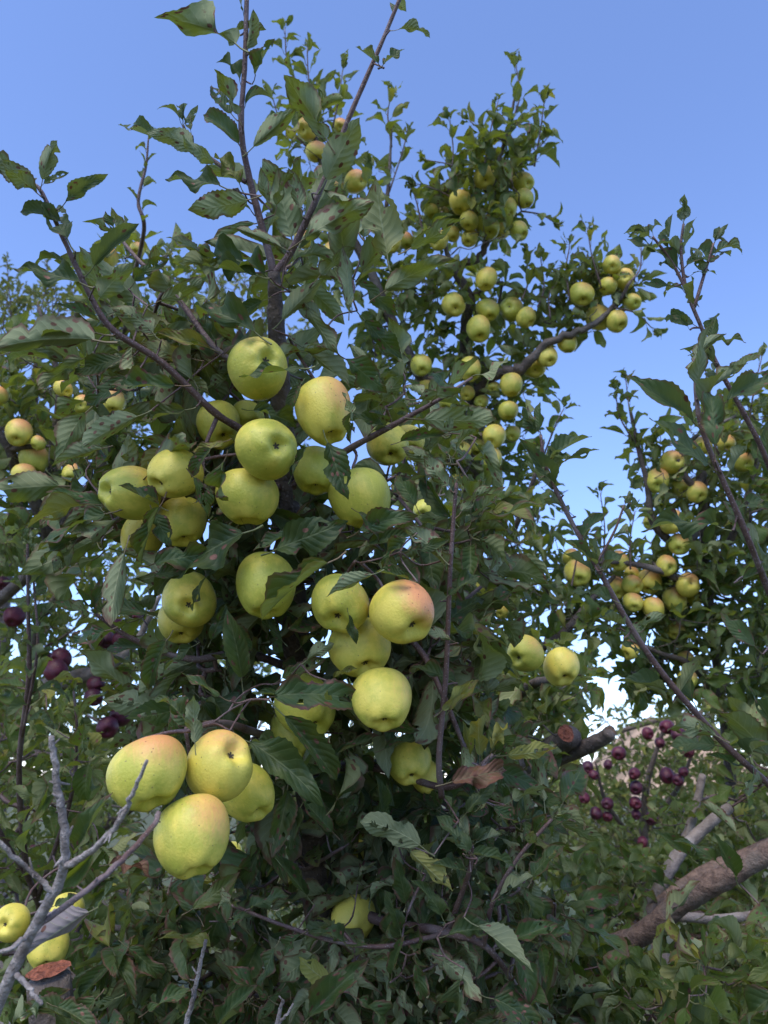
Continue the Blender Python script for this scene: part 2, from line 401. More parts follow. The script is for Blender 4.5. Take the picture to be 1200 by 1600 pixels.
class Tree:
    def __init__(s, name, label, leafmat, group=None, res='MD', cat='tree', parts=300):
        s.o = bpy.data.objects.new(name, None); col.objects.link(s.o); tag(s.o, label, cat, group)
        s.mat = leafmat; s.res = res; s.parts = parts
        s.nodes = np.zeros((0, 3)); s.leaves = []       # leaf: base, dir, normal, length, shape, material, pinned
        s.tw = []                                       # twig tubes
        s.first = True
    def branch(s, pts, r0, r1, name='branch', mat=None, sides=9, bump=.05, label=None, n=7, kink=.0):
        c = catmull(pts, n)
        if kink: c[1:-1] += rng.normal(size=(len(c) - 2, 3)) * kink
        rad = np.linspace(r0, r1, len(c)) * (1 + .035 * rng.normal(size=len(c)))
        V, Q = tube(c, rad, sides, bump)
        o = link(name, mesh_np(name, V, Q), mat or BARK_LIMB, s.o)
        if label: o['label'] = label
        s.nodes = np.vstack([s.nodes, c])
        return c
    def leaf(s, base, d, nrm, L, shape=None, mat=None, pin=False):
        s.leaves.append((np.asarray(base, float), unit(d), np.asarray(nrm, float), L, rng.integers(NRM) if shape is None else shape, mat or s.mat, pin))
    def shoot_leaves(s, c, L, step=.022, start=.1, ang=R(52), mat=None, tip=True, keep=1.0, grow=.35):
        """alternate leaves up a young shoot"""
        seg = np.linalg.norm(np.diff(c, axis=0), axis=1); cum = np.concatenate([[0], np.cumsum(seg)]); tot = cum[-1]
        a = rng.uniform(0, 6.28); x = tot * start
        while x < tot:
            f = x / tot
            p = np.array([np.interp(x, cum, c[:, i]) for i in range(3)])
            k = min(len(c) - 2, np.searchsorted(cum, x)); k = max(k, 0)
            t = unit(c[k + 1] - c[k])
            e1 = unit(np.cross(t, [.3, .2, .9])); e2 = np.cross(t, e1)
            rad = e1 * math.cos(a) + e2 * math.sin(a)
            an = ang * rng.uniform(.7, 1.25) * (1 - .35 * f)
            d = t * math.cos(an) + rad * math.sin(an) + np.array([0, 0, rng.normal() * .12])
            if rng.random() < keep:
                s.leaf(p, d, t + rng.normal(size=3) * .28, L * rng.uniform(.75, 1.15) * (1 - grow * f), shape=FOLDED[rng.integers(len(FOLDED))] if rng.random() < .7 else None, mat=mat)
            a += 2.4 + rng.normal() * .25; x += step * rng.uniform(.75, 1.3)
        if tip:
            for q in range(4):
                t = unit(c[-1] - c[-2]); s.leaf(c[-1], t + rng.normal(size=3) * .4, rng.normal(size=3), L * rng.uniform(.3, .55), mat=mat)
    def shoot(s, pts, r0, r1, L, step=.022, mat=None, bark=None, **kw):
        c = s.branch(pts, r0, r1, mat=bark or BARK_SHOOT, sides=7, bump=.03)
        s.shoot_leaves(c, L, step, mat=mat, **kw)
        return c
    def rosette(s, p, t, L, n, up=.25, droop=0., mat=None, spread=.9):
        a = rng.uniform(0, 6.28)
        e1 = unit(np.cross(t, [.31, .22, .92])); e2 = np.cross(t, e1)
        for i in range(n):
            rad = e1 * math.cos(a) + e2 * math.sin(a)
            d = unit(t * rng.uniform(.2, .75) + rad * spread + np.array([0, 0, up - droop * rng.random()]) + rng.normal(size=3) * .12)
            nr = np.array([0, 0, .75]) + t * .45 + rng.normal(size=3) * .38
            s.leaf(p + rng.normal(size=3) * .006, d, nr, L * rng.uniform(.55, 1.15), mat=mat)
            a += 2.4
    def connect(s, p, w=.4):
        d = np.linalg.norm(s.nodes - p, axis=1) + w * np.maximum(0, s.nodes[:, 2] - p[2])
        i = int(np.argmin(d)); return s.nodes[i], i
    def grow(s, seeds, L, n=(4, 7), up=.25, droop=.3, mat=None, r=.0011, sides=4):
        """twigs from the skeleton to each seed, a leaf rosette at each seed"""
        seeds = np.asarray(seeds)
        base = np.array([np.min(np.linalg.norm(s.nodes - q, axis=1)) for q in seeds])
        order = np.argsort(base); k0 = len(s.nodes)
        nodes = list(s.nodes); par = {}; ends = []
        arr = np.zeros((k0 + 3 * len(seeds) + 3, 3)); arr[:k0] = s.nodes; m = k0
        for q in order:
            p = seeds[q]
            d = np.linalg.norm(arr[:m] - p, axis=1) + .45 * np.maximum(0, arr[:m, 2] - p[2])
            i = int(np.argmin(d)); a = arr[i]
            ln = np.linalg.norm(p - a)
            m1 = a + (p - a) * .5 + rng.normal(size=3) * ln * .10 - np.array([0, 0, ln * .06])
            arr[m] = m1; arr[m + 1] = p; par[m] = i; par[m + 1] = m; ends.append((m + 1, m, i)); m += 2
        cnt = np.zeros(m)
        for e, _, _ in ends:
            x = e
            while x >= k0: cnt[x] += 1; x = par[x]
        for e, mm, i in ends:
            pts = catmull([arr[i], arr[mm], arr[e]], 3)
            ra = r * math.sqrt(max(cnt[mm], 1)) + .0004; rb = r * math.sqrt(max(cnt[e], 1))
            s.tw.append(tube(pts, np.linspace(ra, rb, len(pts)), sides))
            t = unit(arr[e] - arr[mm])
            s.rosette(arr[e], t, L, rng.integers(n[0], n[1] + 1), up, droop, mat)
            if np.linalg.norm(arr[e] - arr[i]) > L * 1.3:
                s.rosette(arr[mm], t, L * .9, 2, up, droop, mat)
        s.nodes = np.vstack([s.nodes, arr[k0:m]])
    def spur(s, p, r=.0016, w=.0, lim=9., own=None):
        """fruiting spur: a short twig from the skeleton to p"""
        a, i = s.connect(np.asarray(p), w); ln = np.linalg.norm(p - a)
        if ln < .004 or ln > lim: return
        m1 = (a + p) / 2 + rng.normal(size=3) * ln * .08 + unit((a + p) / 2 - CAM) * ln * .30
        pts = catmull([a, m1, p], 4)
        if blocked(pts, own): return
        s.tw.append(tube(pts, np.linspace(r * 1.3, r, len(pts)), 5))
        s.nodes = np.vstack([s.nodes, m1[None], np.asarray(p)[None]])

def fill(poly, d0, d1, n):
    """n points in the air volume seen through an outline between two depths"""
    poly = np.asarray(poly, float); lo, hi = poly.min(0), poly.max(0); outp = []
    x1, y1 = poly[:, 0], poly[:, 1]; x2, y2 = np.roll(x1, -1), np.roll(y1, -1)
    while len(outp) < n:
        x, y = rng.uniform(lo, hi)
        c = ((y1 > y) != (y2 > y)) & (x < (x2 - x1) * (y - y1) / (y2 - y1 + 1e-9) + x1)
        if c.sum() % 2: outp.append(P(x, y, rng.uniform(d0, d1)))
    return np.array(outp)

def LP(*a):
    return [P(*q) for q in a]


# ------------------------------------------------------------------ setting
gx = np.linspace(-1, 1, 61); gx = np.sign(gx) * (np.abs(gx) ** 3) * 900
GX, GY = np.meshgrid(gx, gx + 5, indexing='ij')
GZ = .06 * np.sin(GX * .9) * np.cos(GY * .7) - .02
i, j = np.meshgrid(np.arange(60), np.arange(60), indexing='ij'); a = (i * 61 + j).ravel()
ground = link('ground', mesh_np('ground', np.stack([GX, GY, GZ], -1).reshape(-1, 3), np.stack([a, a + 61, a + 62, a + 1], 1)), GROUND)
tag(ground, 'orchard ground of grass and bare earth', kind='structure')
hx = np.linspace(-60, 140, 90); hy = np.linspace(60, 130, 30)
HX, HY = np.meshgrid(hx, hy, indexing='ij')
HZ = 8.6 * np.exp(-((HX - 32.5) / 7) ** 2 - ((HY - 95) / 20) ** 2) + .6 * np.sin(HX * .5 + HY * .3) * np.exp(-((HY - 95) / 22) ** 2) - .4
i, j = np.meshgrid(np.arange(89), np.arange(29), indexing='ij'); a = (i * 30 + j).ravel()
hill = link('hill', mesh_np('hill', np.stack([HX, HY, HZ], -1).reshape(-1, 3), np.stack([a, a + 30, a + 31, a + 1], 1)), HILL)
tag(hill, 'dry tan hillside beyond the orchard', kind='structure')

# ------------------------------------------------------------------ the trees
G3 = np.array
front = Tree('apple_tree', 'nearest golden apple tree, its big leafy stem filling the middle of the view', LEAF_FRONT)
back = Tree('apple_tree', 'golden apple tree behind the nearest one, its leafy tops standing against the sky', LEAF_MID)
right = Tree('apple_tree', 'golden apple tree with many small fruit at the right edge, against open sky', LEAF_MID)
left = Tree('apple_tree', 'golden apple tree at the left edge with small fruit on a dark forked branch', LEAF_MID)
low = Tree('apple_tree', 'apple tree at lower right with a thick bare tan limb', LEAF_MID)
side = Tree('apple_tree', 'leafy young apple tree at lower left with a thin upright grey shoot', LEAF_MID)
redl = Tree('apple_tree', 'red apple tree in shade at the left, behind the thin upright shoot', LEAF_MID)
redr = Tree('apple_tree', 'far red apple tree in front of the tan hillside', LEAF_FAR, res='LO')
farl = Tree('apple_tree', 'far pale leafy tree top at the left edge below the sky', LEAF_FAR, res='LO', parts=300)
row1 = Tree('apple_tree', 'far leafy orchard tree low behind the right side of the nearest tree', LEAF_FAR, res='LO', parts=120)
row2 = Tree('apple_tree', 'far leafy orchard tree low behind the red apples on the left', LEAF_FAR, res='LO', parts=120)

# nearest tree: trunk, leaders, side branches
front.branch([G3([-.08, 1.35, -.02]), G3([-.1, 1.33, .6]), P(505, 1600, 1.28), P(497, 1420, 1.24), P(478, 1150, 1.16), P(455, 900, 1.09), P(445, 700, 1.04), P(434, 540, .99), P(428, 425, .97)], .034, .0085, 'trunk', bump=.06, n=9)
front.shoot(LP((428, 428, .97), (452, 398, .965), (482, 338, .955), (506, 283, .95), (545, 185, .94), (597, 65, .93), (640, -40, .92)), .0050, .0022, .062, .03, mat=LEAF_SHOOT, keep=.4, ang=R(38), tip=False)
front.shoot(LP((428, 428, .97), (414, 372, .965), (390, 280, .96), (377, 200, .95), (383, 90, .945), (387, -70, .94)), .0050, .0026, .062, .03, mat=LEAF_SHOOT, keep=.4, ang=R(38), tip=False)
front.shoot(LP((440, 705, 1.03), (372, 668, .99), (330, 640, .96), (255, 568, .93), (176, 515, .90), (140, 460, .89), (100, 375, .88), (66, 302, .87), (48, 285, .87)), .0055, .0019, .085, .03, keep=.45)
front.shoot(LP((434, 570, 1.0), (350, 556, 1.0), (280, 470, 1.02), (215, 405, 1.04), (188, 372, 1.05)), .005, .0022, .08, .03, keep=.6)
front.shoot(LP((384, 285, .96), (335, 252, .965), (298, 222, .97), (286, 196, .97)), .003, .0018, .06, .03, mat=LEAF_SHOOT, keep=.3)
front.shoot(LP((445, 765, 1.05), (540, 705, 1.02), (600, 672, 1.0), (640, 650, .99), (690, 622, .98), (738, 590, .98)), .0055, .0018, .08, .03, keep=.55)
front.shoot(LP((690, 1245, .97), (686, 1180, .95), (697, 1050, .94), (703, 900, .93), (708, 820, .93), (713, 755, .93)), .0042, .0022, .07, .04, keep=.45)
front.shoot(LP((455, 900, 1.09), (560, 930, 1.1), (648, 1006, 1.03), (687, 1075, 1.0), (725, 1167, .99), (745, 1230, .98)), .006, .0022, .08, .03, keep=.7)
front.shoot(LP((470, 1050, 1.13), (380, 1020, 1.06), (300, 1030, 1.02), (210, 1000, 1.0), (150, 960, .98)), .007, .0025, .085, .03, keep=.8)
front.shoot(LP((478, 1150, 1.16), (420, 1150, 1.05), (350, 1130, .92), (290, 1140, .86)), .007, .003, .08, .03, keep=.8)
front.shoot(LP((497, 1400, 1.24), (600, 1440, 1.12), (690, 1455, 1.02), (760, 1480, 1.0), (820, 1560, 1.05)), .009, .003, .06, .03, keep=.6)
front.shoot(LP((690, 1460, 1.02), (600, 1479, .98), (520, 1470, .96), (440, 1445, .95), (362, 1414, .94)), .0032, .0020, .045, .03, keep=.45)
front.shoot(LP((700, 1455, 1.02), (720, 1400, .99), (735, 1355, .97), (738, 1320, .96)), .004, .0022, .05, .02, mat=LEAF_SHOOT, keep=.8)
front.shoot(LP((755, 1480, 1.0), (770, 1410, .97), (810, 1340, .95), (862, 1280, .94)), .0035, .0020, .045, .03, keep=.5)
front.shoot(LP((340, 650, .97), (320, 700, .95), (318, 740, .94)), .003, .0015, .06, .03, keep=.5)
front.shoot(LP((445, 760, 1.05), (330, 760, 1.0), (230, 790, .97), (160, 825, .95), (120, 845, .94)), .006, .002, .085, .03, keep=.7)
front.shoot(LP((480, 1200, 1.17), (590, 1200, 1.1), (700, 1230, 1.0), (770, 1180, .97)), .007, .003, .075, .03, keep=.7)
front.branch(LP((430, 1300, 1.25), (470, 1355, 1.2), (500, 1345, 1.15), (535, 1325, 1.1)), .004, .0025, mat=BARK_SHOOT, sides=7)
# background tree behind it
back.branch([G3([.45, 2.75, -.02]), G3([.42, 2.72, .7]), P(760, 1200, 2.7), P(735, 900, 2.65), P(742, 650, 2.6), P(738, 610, 2.58)], .05, .028, 'trunk')
back.branch(LP((738, 625, 2.58), (725, 520, 2.55), (735, 470, 2.5), (715, 420, 2.5), (755, 395, 2.5), (765, 330, 2.48), (785, 230, 2.45), (805, 150, 2.43)), .02, .004, kink=.0025)
back.branch(LP((738, 625, 2.58), (775, 585, 2.5), (815, 575, 2.45), (850, 540, 2.42), (905, 518, 2.4), (950, 490, 2.38), (985, 440, 2.36)), .022, .005, kink=.003)
back.branch(LP((742, 680, 2.6), (640, 560, 2.5), (580, 430, 2.45), (520, 320, 2.42), (495, 220, 2.4), (475, 140, 2.4)), .022, .004, kink=.0025)
back.branch(LP((580, 430, 2.45), (600, 350, 2.42), (608, 270, 2.42), (612, 200, 2.42)), .01, .003)
back.branch(LP((735, 470, 2.5), (700, 400, 2.45), (690, 330, 2.42)), .012, .004)
back.branch(LP((735, 900, 2.65), (790, 850, 2.5), (830, 760, 2.4), (850, 690, 2.38)), .015, .004)
back.branch(LP((745, 1000, 2.68), (850, 1010, 2.4), (930, 930, 2.4), (960, 900, 2.45)), .018, .006)
back.branch(LP((760, 1150, 2.7), (800, 1100, 2.2), (830, 1070, 1.75), (870, 1060, 1.6)), .02, .006)
back.branch(LP((770, 1230, 2.5), (820, 1200, 2.0), (862, 1172, 1.72), (893, 1150, 1.62)), .035, .022, label='dark bark limb ending in a rough broken knot')
back.branch(LP((850, 1195, 1.75), (905, 1172, 1.64), (945, 1152, 1.6), (953, 1143, 1.59)), .017, .0135, label='short sawn-off side stub', n=5)
for pts in ([(800, 190, 2.43), (812, 150, 2.42), (806, 100, 2.42)], [(835, 260, 2.43), (845, 200, 2.42), (850, 160, 2.42)], [(700, 300, 2.42), (708, 240, 2.42), (703, 190, 2.42)], [(757, 260, 2.44), (765, 210, 2.42), (778, 160, 2.42)],
            [(660, 360, 2.42), (652, 320, 2.42), (645, 298, 2.42)], [(475, 150, 2.4), (450, 100, 2.4), (445, 45, 2.4)], [(490, 160, 2.4), (482, 120, 2.4), (480, 75, 2.4)], [(520, 200, 2.4), (530, 150, 2.4), (535, 112, 2.4)],
            [(612, 230, 2.42), (606, 180, 2.42), (612, 145, 2.42)], [(608, 300, 2.42), (628, 240, 2.42), (636, 208, 2.42)], [(940, 450, 2.37), (925, 400, 2.36), (918, 358, 2.36)], [(985, 440, 2.36), (1000, 420, 2.36), (1002, 385, 2.36)],
            [(840, 480, 2.42), (850, 450, 2.42), (845, 405, 2.42)], [(815, 470, 2.42), (825, 440, 2.42), (822, 400, 2.42)], [(850, 710, 2.38), (870, 660, 2.3), (880, 640, 2.3)], [(480, 230, 2.4), (440, 190, 2.4), (425, 150, 2.4)], [(890, 470, 2.38), (885, 420, 2.37), (890, 385, 2.37)], [(760, 300, 2.44), (715, 262, 2.42), (668, 250, 2.42)], [(810, 260, 2.43), (838, 235, 2.42), (856, 215, 2.42)], [(740, 330, 2.44), (690, 300, 2.42), (655, 288, 2.42)], [(815, 330, 2.43), (845, 335, 2.42), (862, 345, 2.42)], [(790, 220, 2.43), (755, 205, 2.42), (735, 190, 2.42)], [(960, 480, 2.37), (995, 490, 2.37), (1018, 512, 2.37)], [(860, 500, 2.42), (858, 460, 2.42), (872, 440, 2.42)]):
    back.shoot(LP(*pts), .003, .0015, .082, .022, ang=R(48))
# tree at the right edge
right.branch([G3([1.15, 2.75, -.02]), G3([1.12, 2.72, .7]), P(1140, 1200, 2.75), P(1115, 1000, 2.7), P(1100, 850, 2.5), P(1098, 740, 2.45)], .022, .012, 'trunk')
right.branch(LP((1100, 820, 2.5), (1060, 850, 2.45), (1020, 815, 2.42), (1012, 760, 2.4), (995, 690, 2.4), (985, 640, 2.4)), .017, .004)
right.branch(LP((1098, 740, 2.45), (1085, 760, 2.4), (1060, 720, 2.38), (1090, 680, 2.38), (1150, 650, 2.36)), .014, .004)
right.branch(LP((1115, 950, 2.55), (1050, 900, 2.4), (980, 880, 2.38), (920, 880, 2.36)), .015, .004)
right.branch(LP((1130, 1100, 2.58), (1080, 1040, 2.45), (1030, 1020, 2.4), (985, 1000, 2.38)), .013, .004)
right.branch(LP((1115, 900, 2.55), (1160, 800, 2.4), (1190, 700, 2.4), (1230, 620, 2.4)), .014, .004)
for pts in ([(1000, 720, 2.4), (985, 650, 2.38), (978, 595, 2.38)], [(990, 690, 2.4), (968, 650, 2.4), (962, 612, 2.4)], [(940, 900, 2.36), (945, 830, 2.36), (938, 770, 2.36)], [(985, 890, 2.36), (985, 840, 2.36), (992, 800, 2.36)],
            [(1100, 690, 2.4), (1110, 620, 2.4), (1100, 570, 2.4)], [(1170, 660, 2.4), (1180, 600, 2.4), (1190, 560, 2.4)], [(890, 930, 2.36), (905, 860, 2.36), (925, 820, 2.36)]):
    right.shoot(LP(*pts), .003, .0015, .078, .024, ang=R(50))
# tree at the left edge
left.branch([G3([-1.05, 2.4, -.02]), G3([-1.05, 2.38, .7]), P(-120, 1100, 2.6), P(60, 880, 2.3), P(60, 800, 2.2), P(28, 745, 2.15), P(14, 700, 2.1), P(-30, 640, 2.1)], .026, .010, 'trunk')
left.branch(LP((16, 703, 2.1), (45, 698, 2.08), (78, 697, 2.06)), .009, .004)
left.branch(LP((80, 850, 2.25), (160, 730, 2.2), (180, 660, 2.15), (190, 560, 2.1), (205, 450, 2.0)), .018, .005)
left.branch(LP((60, 800, 2.2), (90, 650, 2.2), (85, 560, 2.2), (60, 480, 2.2)), .014, .004)
left.shoot(LP((205, 450, 2.0), (225, 360, 1.75), (216, 315, 1.72), (228, 260, 1.72), (232, 215, 1.72)), .006, .0017, .055, .022, start=.6, ang=R(45))
left.shoot(LP((190, 560, 2.1), (170, 470, 2.0), (160, 400, 1.95)), .004, .002, .065, .03)
# lower right tree with the thick limb, and its two near shoots
low.branch([G3([.9, 1.9, -.02]), G3([.88, 1.85, .5]), P(905, 1540, 1.85), P(945, 1488, 1.75), P(1000, 1462, 1.7), P(1062, 1412, 1.66), P(1120, 1378, 1.62), P(1215, 1325, 1.58), P(1330, 1270, 1.55)], .027, .021, 'trunk', mat=BARK_TAN, sides=16, label='thick tan limb sweeping up to the right edge', n=8)
low.branch(LP((985, 1480, 1.9), (1040, 1370, 1.95), (1065, 1330, 2.0), (1110, 1285, 2.05), (1140, 1262, 2.08)), .018, .014, mat=BARK_GREY, sides=12, label='sawn grey limb pointing up to the right')
low.branch(LP((1060, 1340, 2.15), (1085, 1270, 2.2), (1098, 1210, 2.22)), .014, .010, mat=BARK_GREY, label='upright sawn grey stub')
low.branch(LP((1000, 1440, 1.85), (1090, 1370, 1.9), (1180, 1330, 1.9), (1260, 1290, 1.9)), .019, .014, mat=BARK_TAN)
low.branch(LP((1062, 1432, 1.8), (1120, 1436, 1.82), (1180, 1430, 1.85)), .012, .010, mat=BARK_GREY)
low.shoot(LP((1260, 1290, 1.0), (1200, 1225, .95), (1120, 1150, .93), (1015, 1025, .91), (925, 872, .90), (880, 790, .90), (852, 725, .90), (845, 680, .90)), .0046, .0018, .065, .035, mat=LEAF_SHOOT, keep=.6)
low.shoot(LP((1260, 1290, 1.0), (1230, 1000, .88), (1200, 921, .85), (1160, 820, .83), (1106, 696, .82), (1090, 637, .82), (1086, 560, .82)), .0045, .0022, .07, .035, mat=LEAF_SHOOT, keep=.45, tip=False)
low.shoot(LP((1260, 900, .95), (1200, 725, .90), (1162, 646, .89), (1121, 571, .88), (1096, 512, .88), (1072, 450, .88), (1064, 390, .88), (1068, 350, .88)), .0036, .0014, .055, .024, mat=LEAF_SHOOT, keep=.8)
low.shoot(LP((1080, 470, .88), (1050, 410, .88), (1020, 370, .88)), .0022, .0013, .045, .022, mat=LEAF_SHOOT)
low.shoot(LP((1085, 480, .88), (1100, 430, .88), (1115, 380, .88)), .0022, .0013, .045, .022, mat=LEAF_SHOOT)
low.shoot(LP((930, 885, .90), (960, 830, .90), (975, 790, .90)), .0018, .0012, .042, .03, mat=LEAF_SHOOT)
# lower left tree with the thin upright shoot
side.branch([G3([-.75, 1.75, -.02]), G3([-.72, 1.7, .6]), P(60, 1500, 1.65), P(40, 1350, 1.5), P(30, 1200, 1.4), P(45, 1060, 1.32), P(44, 960, 1.3), P(43, 850, 1.28)], .009, .0022, 'trunk', mat=BARK_SHOOT)
side.shoot_leaves(catmull(LP((45, 1060, 1.32), (44, 960, 1.3), (43, 850, 1.28))), .06, .016, mat=LEAF_SHOOT, ang=R(50))
side.shoot(LP((35, 1150, 1.36), (58, 1020, 1.3), (55, 940, 1.3), (50, 880, 1.3)), .003, .0016, .055, .02, mat=LEAF_SHOOT)
side.shoot(LP((60, 1400, 1.55), (110, 1250, 1.45), (120, 1150, 1.42), (115, 1080, 1.42)), .005, .002, .06, .025)
side.shoot(LP((60, 1400, 1.55), (-20, 1250, 1.45), (-10, 1100, 1.4), (0, 1000, 1.4)), .005, .002, .06, .025)
side.branch(LP((60, 1500, 1.65), (180, 1450, 1.5), (260, 1500, 1.4)), .008, .003)
# red apple trees and the far row
redl.branch([G3([-1.3, 3.1, -.02]), G3([-1.28, 3.08, .7]), P(-40, 1150, 3.1), P(40, 1085, 3.0), P(110, 1062, 2.9), P(170, 1040, 2.85), P(215, 1000, 2.85), P(250, 930, 2.85)], .055, .008, 'trunk', mat=BARK_GREY)
redl.branch(LP((40, 1085, 3.0), (60, 980, 2.95), (110, 900, 2.9), (140, 850, 2.9)), .02, .005)
redl.branch(LP((-40, 1150, 3.1), (80, 1180, 2.9), (190, 1160, 2.8)), .02, .005)
redr.branch([G3([1.45, 4.5, -.02]), G3([1.42, 4.48, .7]), P(1000, 1420, 4.45), P(1005, 1330, 4.4), P(1010, 1230, 4.35), P(1040, 1130, 4.3)], .05, .01, 'trunk')
redr.branch(LP((1005, 1330, 4.4), (950, 1260, 4.25), (930, 1190, 4.2)), .02, .005)
redr.branch(LP((1005, 1300, 4.4), (1060, 1230, 4.25), (1090, 1150, 4.2)), .02, .005)
farl.branch([G3([-2.6, 6.0, -.02]), P(0, 1000, 6.0), P(40, 700, 5.8), P(60, 560, 5.7), P(60, 470, 5.7)], .08, .01, 'trunk')
farl.branch(LP((40, 700, 5.8), (150, 600, 5.6), (260, 520, 5.5), (380, 470, 5.5)), .03, .008)
farl.branch(LP((40, 700, 5.8), (-60, 600, 5.6), (-120, 520, 5.5)), .03, .008)
for q in range(34):
    x_ = rng.uniform(-60, 420); d_ = rng.uniform(5.2, 6.2); y_ = rng.uniform(425, 480) - (25 if x_ < 140 else 0)
    farl.shoot(LP((x_ + rng.normal() * 12, y_ + 110, d_), (x_ + rng.normal() * 6, y_ + 50, d_), (x_, y_, d_)), .006, .002, .085, .035, ang=R(45), bark=BARK_LIMB)
row1.branch([G3([1.2, 7.2, -.02]), P(800, 1250, 7.2), P(780, 1100, 7.1), P(700, 1000, 7.0)], .07, .01, 'trunk')
row1.branch(LP((800, 1250, 7.2), (950, 1150, 7.0), (1150, 1100, 7.0)), .04, .01)
row2.branch([G3([-2.2, 6.2, -.02]), P(150, 1300, 6.2), P(160, 1150, 6.1), P(200, 1080, 6.0)], .07, .01, 'trunk')
row2.branch(LP((150, 1300, 6.2), (300, 1200, 6.0), (400, 1150, 6.0)), .04, .01)

# ------------------------------------------------------------------ apples
def apple_shape(nr, ns, seed):
    g = np.random.default_rng(seed)
    ph = np.linspace(0, math.pi, nr + 1); az = np.linspace(0, 2 * math.pi, ns, endpoint=False)
    PH, AZ = np.meshgrid(ph, az, indexing='ij')
    con = g.uniform(.03, .17)
    r = np.sin(PH) ** .86 * (1 + con * np.cos(PH)) 
    z = np.cos(PH) * g.uniform(.90, 1.10) - .04
    lob = 1 + .032 * np.cos(5 * AZ + g.uniform(0, 6)) * np.clip(-np.cos(PH) + .1, 0, 1) + .035 * np.cos(2 * AZ + g.uniform(0, 6)) + .022 * np.cos(3 * AZ + g.uniform(0, 6))
    r = r * lob
    z = z - .46 * np.exp(-(np.sin(PH) / .30) ** 2) * (np.cos(PH) > 0) + .42 * np.exp(-(np.sin(PH) / .25) ** 1.7) * (np.cos(PH) < 0)
    z = z + .09 * r * np.cos(AZ + g.uniform(0, 6)) - .03 * np.cos(5 * AZ + 1) * np.exp(-((PH - 2.55) / .3) ** 2)
    V = np.stack([r * np.cos(AZ), r * np.sin(AZ), z], -1).reshape(-1, 3)
    i, j = np.meshgrid(np.arange(nr), np.arange(ns), indexing='ij'); k = (j + 1) % ns
    Q = np.stack([i * ns + j, (i + 1) * ns + j, (i + 1) * ns + k, i * ns + k], -1).reshape(-1, 4)
    # weld the poles
    V = np.vstack([V[ns:-ns], V[:ns].mean(0), V[-ns:].mean(0)]); Q = Q - ns
    n = (nr - 1) * ns
    T = []
    for q in Q:
        q = [n if x < 0 else (n + 1 if x >= n else x) for x in q]
        q2 = list(dict.fromkeys(q)); T.append((q2[0], q2[1], q2[2]))
        if len(q2) == 4: T.append((q2[0], q2[2], q2[3]))
    return V, np.array(T), V[n][2], V[n + 1][2]

SKIN = {'near': [apple_shape(30, 40, 40 + s) for s in range(6)], 'far': [apple_shape(16, 20, 60 + s) for s in range(4)]}
AM = {}
def calyx_shape():
    Vs, Ts = [], []
    for a_ in np.linspace(0, 6.283, 5, endpoint=False):
        c_, s_ = math.cos(a_), math.sin(a_); b = len(Vs)
        for (x, y, zz) in ((.02, -.035, 0), (.02, .035, 0), (.085, .03, -.07), (.085, -.03, -.07), (.15, .0, -.05)):
            Vs.append((x * c_ - y * s_, x * s_ + y * c_, zz))
        Ts += [(b, b + 1, b + 2), (b, b + 2, b + 3), (b + 3, b + 2, b + 4)]
    b = len(Vs); Vs += [(.05 * math.cos(q), .05 * math.sin(q), .01 - .03 * (k % 2)) for k, q in enumerate(np.linspace(0, 6.283, 8, endpoint=False))] + [(0, 0, -.05)]
    Ts += [(b + k, b + (k + 1) % 8, b + 8) for k in range(8)]
    return mesh_np('calyx', Vs, Ts)
CALYX_ME = calyx_shape(); CALYX_ME.materials.append(CALYX)
_p = catmull([G3([0, 0, 0]), G3([.02, .01, .3]), G3([.07, .02, .62])], 4)
_v, _q = tube(_p, np.linspace(.030, .042, len(_p)), 6); STEM_ME = mesh_np('stem', _v, _q); STEM_ME.materials.append(STEM)

# tree, x, y, width px, height ratio, depth, axis (u right, v down, toward camera w), blush, label, group, red
def ap(tree, x, y, wd, dep, label, uv=None, hr=1., bl=(.55, -.6, .55), away=False, group=None, red=False):
    APPLES.append(dict(tree=tree, x=x, y=y, w=wd, d=dep, label=label, uv=uv, hr=hr, bl=bl, away=away, group=group, red=red))
BIG = 'big golden apples on the nearest tree'
def big(x, y, wd, dep, uv, label, hr=1., bl=(.5, -.7, .35), away=False, tree=None): ap(tree or front, x, y, wd, dep, label, uv, hr, bl, away, BIG)
big(404, 574, 96, .93, (.28, -.32), 'topmost big green-yellow apple of the central cluster, a dark leaf across it', bl=(-.3, -.9, .5))
big(507, 643, 90, .94, (.25, .80), 'tall big apple with a blushed shoulder at the upper right of the central cluster', 1.12, (.7, -.7, .75))
big(418, 701, 97, .90, (.38, -.15), 'big round green-yellow apple with its calyx facing out, middle of the central cluster', bl=(-.6, -.5, .15))
big(386, 775, 100, .92, (.1, .93), 'big plain green apple directly under the one with the facing calyx', bl=(.4, -.8, .15))
big(494, 734, 74, .97, (.0, .80), 'slimmer apple with its calyx underneath, wedged under the tall blushed one', 1.2, (-.3, -.7, .1))
big(563, 777, 93, .97, (.2, .93), 'big green-yellow apple at the lower right of the central cluster, leaf at its foot', 1.02, (.4, -.8, .2))
big(203, 770, 88, .95, (-.85, .02), 'outermost apple at the left of the cluster, calyx pointing left', .98, (.3, -.9, .55))
big(273, 740, 78, .93, (-.62, .52), 'apple beside the outermost left one, calyx pointing down-left, a round leaf above', 1.05, (-.2, -.8, .1))
big(284, 815, 80, .99, (.2, .8), 'shaded green apple below the two left cluster apples', 1., (0, 0, 0))
big(342, 664, 70, 1.02, (.3, .6), 'half hidden green apple behind the thin branch, upper left of the cluster', 1.25, (.2, -.8, .1))
big(386, 650, 50, 1.06, (.4, .5), 'small shaded apple tucked between the topmost and the facing apple', 1.1, (0, 0, 0))
